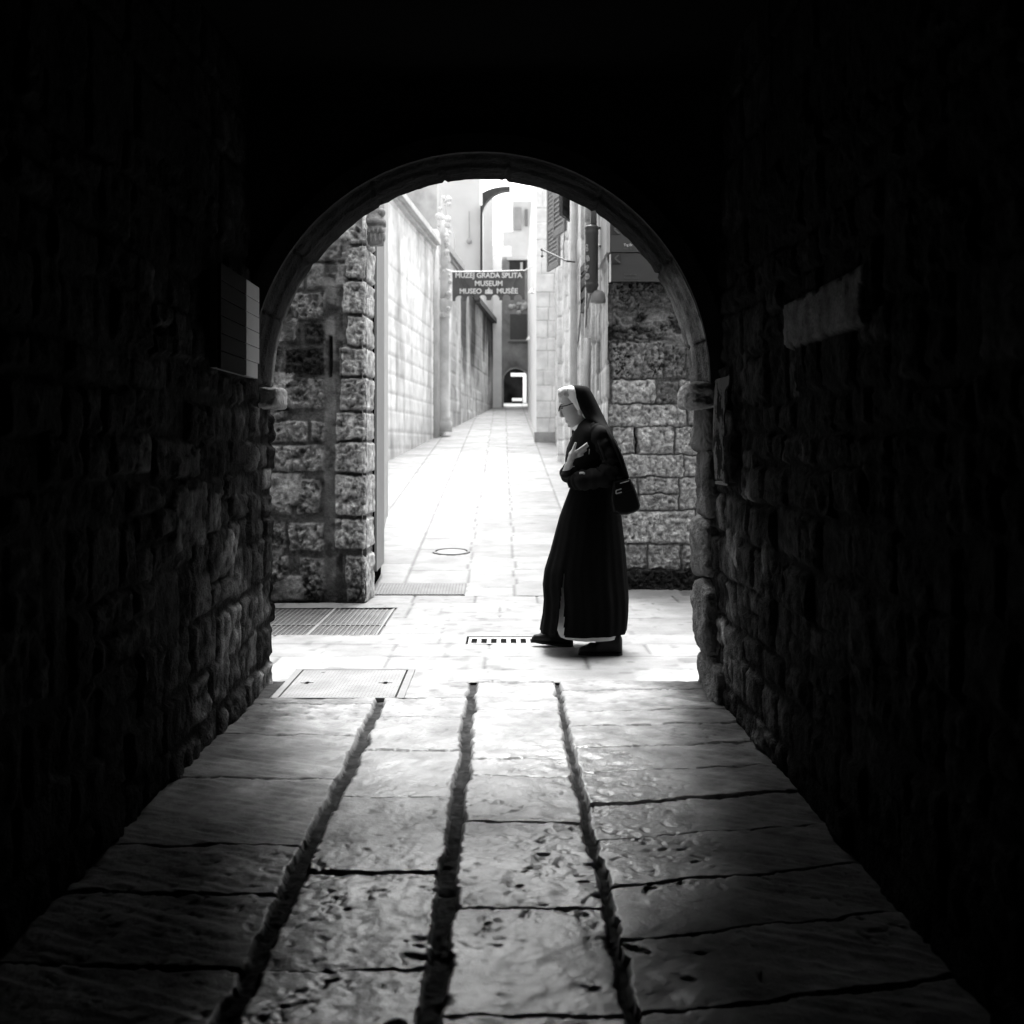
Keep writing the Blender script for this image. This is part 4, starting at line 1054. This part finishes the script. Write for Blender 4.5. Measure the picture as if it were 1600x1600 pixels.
# near (left) arm tucked behind the strap, far (right) arm with hand to the chest
body.tube([(nx(932), FY - .15, nz_(676)), (nx(949), FY - .20, nz_(713)), (nx(953), FY - .21, nz_(727)), (nx(935), FY - .215, nz_(742)), (nx(915), FY - .19, nz_(747))], [.05, .044, .04, .034, .026], 14)
body.tube([(nx(918), FY + .14, nz_(678)), (nx(900), FY + .12, nz_(722)), (nx(888), FY + .03, nz_(741)), (nx(885), FY - .12, nz_(736)), (nx(886.5), FY - .175, nz_(724))], [.048, .04, .036, .03, .022], 14)
HY = FY - .195
def hp(px, py, dy=0.): return (nx(px), HY + dy, nz_(py))
body.tube([hp(886.5, 725, .02), hp(888.5, 718), hp(891.5, 711), hp(894.5, 706)], [.018, .021, .026, .023], 12)     # palm
body.tube([hp(890, 711, -.008), hp(892.2, 704, -.010), hp(894.2, 698, -.008), hp(896.6, 691.5, -.004)], [.013, .0115, .0095, .0072], 10)   # thumb
body.tube([hp(895, 707, -.012), hp(901, 702.6, -.020), hp(907.5, 697.6, -.018), hp(914, 692.6, -.008)], [.0105, .0088, .0078, .006], 10)     # index
body.tube([hp(895.5, 709, .0), hp(902, 705.2, -.012), hp(909, 701.2, -.012), hp(916, 696.2, -.004)], [.0105, .0088, .0076, .006], 10)     # middle
body.tube([hp(895, 712, .006), hp(901.5, 709, -.006), hp(907.5, 706, -.008), hp(913, 702.6, -.002)], [.011, .0092, .0082, .0066], 10)
body.tube([hp(893.6, 714.5, .01), hp(899, 712.6, .0), hp(904, 711.4, -.004), hp(908, 709.6, .0)], [.010, .0082, .0072, .006], 10)
# other hand, closed on the bag strap
body.sphere((nx(911), FY - .2, nz_(746.5)), (.035, .025, .028), 8)
for k in range(4):
    body.tube([(nx(908 + k * .5), FY - .215, nz_(741 + k * 3.2)), (nx(902 + k * .5), FY - .235, nz_(741.5 + k * 3.2)), (nx(901 + k * .6), FY - .215, nz_(744 + k * 3))], [.010, .009, .0075], 8)
body.tube([(nx(912), FY - .22, nz_(742)), (nx(906), FY - .24, nz_(738)), (nx(901), FY - .235, nz_(738))], [.012, .010, .008], 8)
tmp = body.build('tmp', M_SKIN)
rm = tmp.modifiers.new('r', 'REMESH'); rm.mode = 'VOXEL'; rm.voxel_size = .0036
smm = tmp.modifiers.new('s', 'SMOOTH'); smm.iterations = 2; smm.factor = .5
bpy.context.view_layer.update()
me = bpy.data.meshes.new_from_object(tmp.evaluated_get(bpy.context.evaluated_depsgraph_get()))
bpy.data.objects.remove(tmp)
me.materials.clear(); me.name = 'person'
off = Vector((nx(925), FY, 0))
me.transform(__import__('mathutils').Matrix.Translation(-off))
pe = link('person', me, M_SKIN); pe.location = off
tag(pe, 'elderly woman in a black habit and veil walking left with one hand on her chest', 'person')

# hood band, hair, collar
MB().loft([row(603.4, 888, 908, FY, .05), row(605, 880.5, 911, FY, .07), row(608, 876.5, 915, FY, .083), row(612, 877.5, 919, FY, .088), row(617, 880, 921, FY, .09), row(624, 882.5, 924, FY, .09), row(630, 886.5, 927, FY, .09),
           row(637, 891, 931, FY, .088), row(643, 896, 931, FY, .084), row(650, 903, 930, FY, .075), row(656, 909, 929, FY, .06)], 40, 2.6).build('coif', M_LINEN, pe, smooth=True)
hm = MB(); rk = random.Random(6)
for k in range(70):
    yy = FY + rk.uniform(-.072, .072); e_ = (1 - ((yy - FY) / .085) ** 2) ** .5
    x_ = 900 - 27.0 * e_; t0 = rk.uniform(0, 1)
    hm.tube([(nx(x_ + 7), yy, nz_(607 + rk.uniform(-1, 2))), (nx(x_ + .5 - rk.uniform(0, 2)), yy + rk.uniform(-.004, .004), nz_(609 + rk.uniform(0, 5))), (nx(x_ + rk.uniform(0, 4)), yy + rk.uniform(-.006, .006), nz_(616 + rk.uniform(0, 5))), (nx(x_ + 6 + rk.uniform(0, 4)), yy * 1 + (.004 if yy > FY else -.004), nz_(621 + rk.uniform(0, 5)))],
            [.004, .0055, .005, .002], 6)
hm.build('hair', M_HAIR, pe, smooth=True)
MB().loft([row(652, 909, 926, FY, .06), row(657, 903, 928, FY, .066), row(663, 897.5, 932, FY, .072), row(669, 893.5, 936, FY, .085), row(673, 897, 940, FY, .09)], 32, 2.2).build('collar', M_LINEN, pe, smooth=True)
# glasses
gm = MB()
for sg in (-1, 1):
    c_ = (nx(875.2), FY + sg * .031, nz_(637.6))
    ring = []
    for k in range(17):
        t = 2 * math.pi * k / 16
        ring.append((c_[0] + .004 * math.sin(t) - .004 + .006 * math.cos(t) * sg * 0, c_[1] + .024 * math.cos(t), c_[2] + .018 * math.sin(t)))
    gm.tube(ring, .0028, 6)
    gm.tube([(c_[0] + .000, FY + sg * .056, nz_(636)), (nx(884), FY + sg * .078, nz_(634.4)), (nx(894), FY + sg * .088, nz_(631))], .0032, 6)
gm.tube([(nx(875.4), FY - .008, nz_(636)), (nx(875), FY, nz_(635.4)), (nx(875.4), FY + .008, nz_(636))], .0026, 6)
gm.build('glasses', M_BLACK, pe)
for sg in (-1, 1): MB().sphere((nx(877.6), FY + sg * .034, nz_(638)), (.006, .009, .0045), 8).build('eye', M_BLACK, pe, smooth=True)
MB().tube([(nx(884.2), FY, nz_(657.3)), (nx(885), FY - .018, nz_(657.5)), (nx(888), FY - .034, nz_(658.3))], .0022, 6).build('mouth', plain('lip_skin', .10, .6), pe)
MB().tube([(nx(875.5), FY - .015, nz_(631.6)), (nx(876.6), FY - .034, nz_(631)), (nx(880), FY - .052, nz_(631.4))], .0028, 6).build('eyebrow', plain('brow_hair', .2, .8), pe)
# habit skirt with a side slit, folds widening to the hem
hb = [(748, 889, 967), (758, 890.5, 966), (771, 886, 968), (790, 878.5, 970), (808, 872, 972), (835, 864.5, 975), (861, 857.5, 977.5), (890, 848, 979.5), (911, 845.3, 981), (937, 846.8, 982), (960, 845, 981.5), (974, 842.5, 980.5), (985, 841, 979.5)]
dep = lambda py: .15 + .14 * min(1, (py - 748) / 190)
fine = []
for (a, b) in zip(hb[:-1], hb[1:]):
    for k in range(4):
        t = k / 4; fine.append(tuple(a[i] + (b[i] - a[i]) * t for i in range(3)))
fine.append(hb[-1])
def fold(t, z, r):
    q_ = min(1, max(0, (nz_(760) - z) / .7))
    return 1 + q_ * (.018 * math.sin(11 * t + 2 * math.sin(z * 3)) + .012 * math.sin(23 * t + z * 5)) - .03 * q_ * max(0, math.sin(3 * t - 1))
def slit(x, y, z):
    if y > FY: return False
    py = 700 + (EYE - z) * K; px = 785 + x * F / y
    return py > 882 and 881.5 - 13.5 * (py - 882) / 101 < px < 881.5
hbm = MB().loft([row(p, a + 1.5, b - 1.5, FY, dep(p)) for p, a, b in fine], 220, 2.2, cap=False, mod=fold, skip=slit)
ho = hbm.build('habit_skirt', M_HABIT, pe, smooth=True)
sdm = ho.modifiers.new('t', 'SOLIDIFY'); sdm.thickness = .006; sdm.offset = -1
MB().loft([row(p, a, b, FY, d) for p, a, b, d in ((860, 870, 965, .19), (890, 864, 968, .21), (930, 866, 970, .235), (960, 868, 970, .24), (984, 871, 969, .24), (992.5, 874, 968, .235))], 64, 2.2, cap=False,
          mod=lambda t, z, r: 1 + .012 * math.sin(17 * t)).build('underskirt', M_PETTI, pe, smooth=True)
# jacket / cape body
MB().loft([row(653, 911, 932, FY, .07), row(659, 905, 938, FY, .10), row(664, 901, 944, FY, .135), row(670, 898.5, 949, FY, .165), row(678, 894.8, 954, FY, .178), row(688, 890.8, 957, FY, .178), row(701, 886, 962, FY, .172), row(718, 882.5, 966, FY, .165), row(735, 884, 968, FY, .162), row(750, 888.5, 968, FY, .16), row(762, 888.5, 968, FY, .158)],
          48, 2.4, mod=lambda t, z, r: 1 + .012 * math.sin(9 * t + z * 30) + .008 * math.sin(5 * t - z * 47)).build('jacket', M_CAPE, pe, smooth=True)
# near sleeve
def wrinkle(o, amp=.007):
    for v in o.data.vertices:
        a_ = np.array([v.co.x, v.co.y, v.co.z]); n_ = v.normal
        d = float(fbm(np.array(a_[0] * 1.2 + a_[2] * .5 + a_[1] * .3), np.array(a_[2] * .8 - a_[0] * .9), 13, 3, 201)) + .6 * float(fbm(np.array(a_[0] + a_[1]), np.array(a_[2] - a_[0]), 30, 2, 207))
        v.co += n_ * d * amp
def sleeve(pts, rad, name='sleeve'):
    m = MB(); P_ = []; Rr = []
    for i in range(len(pts) - 1):
        for k in range(10):
            t = k / 10; P_.append(Vector(pts[i]).lerp(Vector(pts[i + 1]), t)); Rr.append(rad[i] + (rad[i + 1] - rad[i]) * t + .004 * math.sin((i * 10 + k) * 1.3))
    P_.append(Vector(pts[-1])); Rr.append(rad[-1])
    o = m.tube(P_, Rr, 32).build(name, M_CAPE, pe, smooth=True)
    wrinkle(o)
    return o
sleeve([(nx(926), FY - .10, nz_(670)), (nx(935), FY - .16, nz_(680)), (nx(948.5), FY - .2, nz_(710)), (nx(953), FY - .21, nz_(729)), (nx(936), FY - .21, nz_(744)), (nx(906), FY - .195, nz_(749)), (nx(893), FY - .15, nz_(752))], [.05, .066, .064, .062, .062, .062, .05])
sleeve([(nx(912), FY + .12, nz_(674)), (nx(905), FY + .13, nz_(700)), (nx(899), FY + .10, nz_(730)), (nx(890), FY + .0, nz_(742)), (nx(887.5), FY - .10, nz_(737))], [.06, .06, .058, .055, .044])
cf = MB().loft([row(724, 884, 892, FY - .13, .03), row(730, 880.5, 900, FY - .12, .045), row(736, 877, 903, FY - .12, .055), row(741, 874.2, 904, FY - .12, .058), row(743.5, 873.6, 903, FY - .12, .055), row(745.8, 878, 901, FY - .12, .05), row(748, 884, 899, FY - .12, .04)], 28, 1.8)
cf.build('cuff', M_CAPE, pe, smooth=True)
# veil: over the head and down the back
vr = [(602.6, 893, 909, .05), (604.2, 889.5, 917, .075), (608, 889.6, 921.5, .093), (614, 890.6, 925, .1), (622, 892, 929.4, .104), (630, 895, 933, .106), (639, 899.5, 937.5, .108), (648, 907, 942, .112), (656, 914, 945.5, .135), (664, 924, 948.5, .18), (673, 935, 951.8, .225),
      (684, 941, 956.5, .26), (696, 947, 962, .28), (708, 952.5, 967.5, .29), (720, 957.5, 971.5, .29), (731, 961, 975, .285), (744, 965.5, 979, .27), (748, 969, 981, .25)]
MB().loft([row(p, a, b, FY, d) for p, a, b, d in vr], 64, 2.5, mod=lambda t, z, r: 1 + (.012 * math.sin(13 * t) if r > 10 else 0)).build('veil', M_VEIL, pe, smooth=True)
# small bright fastening and cross on the jacket
MB().bar((nx(917.5), FY - .178, nz_(701.5)), (nx(916.8), FY - .178, nz_(709.5)), .004, .008).build('brooch', plain('silver_metal', .5, .3), pe)
MB().bar((nx(889.5), FY - .19, nz_(729)), (nx(894.5), FY - .19, nz_(727.8)), .006, .004).build('watch', plain('watch_metal', .5, .3), pe)
# shoes
def shoe(toe, heel, ztoe, zheel, Y, hgt, label_pitch=0.):
    m = MB(); n = 16; L = 18; vs = []; fs_ = []
    for i in range(L + 1):
        t = i / L; x = toe + (heel - toe) * t; zb = ztoe + (zheel - ztoe) * t
        wd = .012 + .036 * math.sin(min(1, t * 2.2) * math.pi / 2) - .010 * sstep(.45, .6, t) + .0 - .02 * sstep(.93, 1, t)
        h = (.042 + .026 * sstep(.0, .30, t) + (hgt - .068) * sstep(.36, .56, t) + .004 * math.sin(t * 26) * (t < .6)) * (1 - .25 * sstep(.95, 1.0, t)) - .014 * (1 - sstep(0, .08, t))
        for k in range(n):
            a = 2 * math.pi * k / n; c = math.cos(a); s_ = math.sin(a)
            vs.append((x, Y + wd * math.copysign(abs(c) ** .8, c), zb + h / 2 + h / 2 * math.copysign(abs(s_) ** .6, s_)))
    for i in range(L):
        for k in range(n):
            a = i * n + k; b = i * n + (k + 1) % n; fs_.append((a, b, b + n, a + n))
    fs_ += [tuple(range(n - 1, -1, -1)), tuple(range(L * n, L * n + n))]
    o = m.add(vs, fs_).build('shoe', M_SHOE, pe, smooth=True)
    s2 = MB()
    vs = []; fs_ = []
    for i in range(L + 1):
        t = i / L; x = toe + (heel - toe) * t; zb = ztoe + (zheel - ztoe) * t
        wd = .016 + .036 * math.sin(min(1, t * 2.2) * math.pi / 2) - .008 * sstep(.45, .6, t) - .02 * sstep(.93, 1, t)
        for yy, zz in ((-wd, 0), (wd, 0), (wd, .012), (-wd, .012)): vs.append((x, Y + yy, zb + zz))
    for i in range(L):
        a = 4 * i; fs_ += [(a + j, a + (j + 1) % 4, a + 4 + (j + 1) % 4, a + 4 + j) for j in range(4)]
    fs_ += [(0, 1, 2, 3), (4 * L + 3, 4 * L + 2, 4 * L + 1, 4 * L)]
    so_ = s2.add(vs, fs_).build('sole', M_SHOE); keep(so_, o); so_.matrix_parent_inverse = (pe.matrix_basis @ o.matrix_parent_inverse).inverted()
    return o
bpy.context.view_layer.update()
shoe((903.5 - 785) / F * FN, (972 - 785) / F * FN, .001, .001, FN, .13)
shoe((831 - 785) / F * FFR, (895.5 - 785) / F * FFR, .028, .002, FFR, .095)

# shoulder bag
bg_ = empty('shoulder_bag', 'black leather shoulder bag carried at the back of the woman in black', 'bag', (nx(972), FY - .2, nz_(800)))
M_LTH = plain('black_bag_leather', .003, .5, .2, 20, .3, 80, spec=.1)
BY = FY - .22
m = MB(); prof = [(950, 750), (958, 747), (977, 744), (983, 755), (987, 766), (991, 779), (993.3, 788), (990.5, 794), (983, 798), (972.5, 801), (960, 801), (951, 797), (948, 780)]
vs = []; fs_ = []; n = len(prof); layers = [(-.055, .86), (-.045, .96), (-.02, 1), (.03, 1), (.05, .96), (.06, .86)]
cxp = sum(p[0] for p in prof) / n; cyp = sum(p[1] for p in prof) / n
for dy, k_ in layers:
    for px, py in prof: vs.append((nx(cxp + (px - cxp) * k_), BY + dy, nz_(cyp + (py - cyp) * k_)))
for j in range(len(layers) - 1):
    for i in range(n): fs_.append((j * n + i, j * n + (i + 1) % n, (j + 1) * n + (i + 1) % n, (j + 1) * n + i))
fs_ += [tuple(range(n)), tuple(range((len(layers) - 1) * n, len(layers) * n))[::-1]]
m.add(vs, fs_).build('bag_body', M_LTH, bg_, bevel=.008)
m = MB(); vs = [(nx(x_), BY - .062 - d_, nz_(y_)) for d_ in (0, .006) for x_, y_ in ((953, 752), (976, 746), (980, 762), (960, 770), (954, 766))]
m.add(vs, [(0, 1, 2, 3, 4), (9, 8, 7, 6, 5)] + [(i, i + 5, (i + 1) % 5 + 5, (i + 1) % 5) for i in range(5)]).build('flap', M_LTH, bg_, bevel=.002)
M_BK = plain('buckle_metal', .4, .25)
MB().bar((nx(955), BY - .075, nz_(763.5)), (nx(963), BY - .075, nz_(761)), .006, .006).bar((nx(955), BY - .075, nz_(768.5)), (nx(963.5), BY - .075, nz_(766)), .006, .006).bar((nx(955), BY - .075, nz_(763.5)), (nx(955), BY - .075, nz_(768.5)), .006, .006).build('buckle', M_BK, bg_)
MB().bar((nx(961), BY - .072, nz_(753)), (nx(974.5), BY - .072, nz_(749)), .004, .005).build('zip', M_BK, bg_)
MB().tube([(nx(957), BY - .03, nz_(750)), (nx(945), FY - .25, nz_(728)), (nx(934), FY - .235, nz_(700)), (nx(929), FY - .2, nz_(680)), (nx(930), FY - .13, nz_(668)), (nx(938), FY - .05, nz_(668)), (nx(950), FY - .12, nz_(690)), (nx(972), BY + .03, nz_(746))], .011, 8).build('strap', M_LTH, bg_, smooth=True)
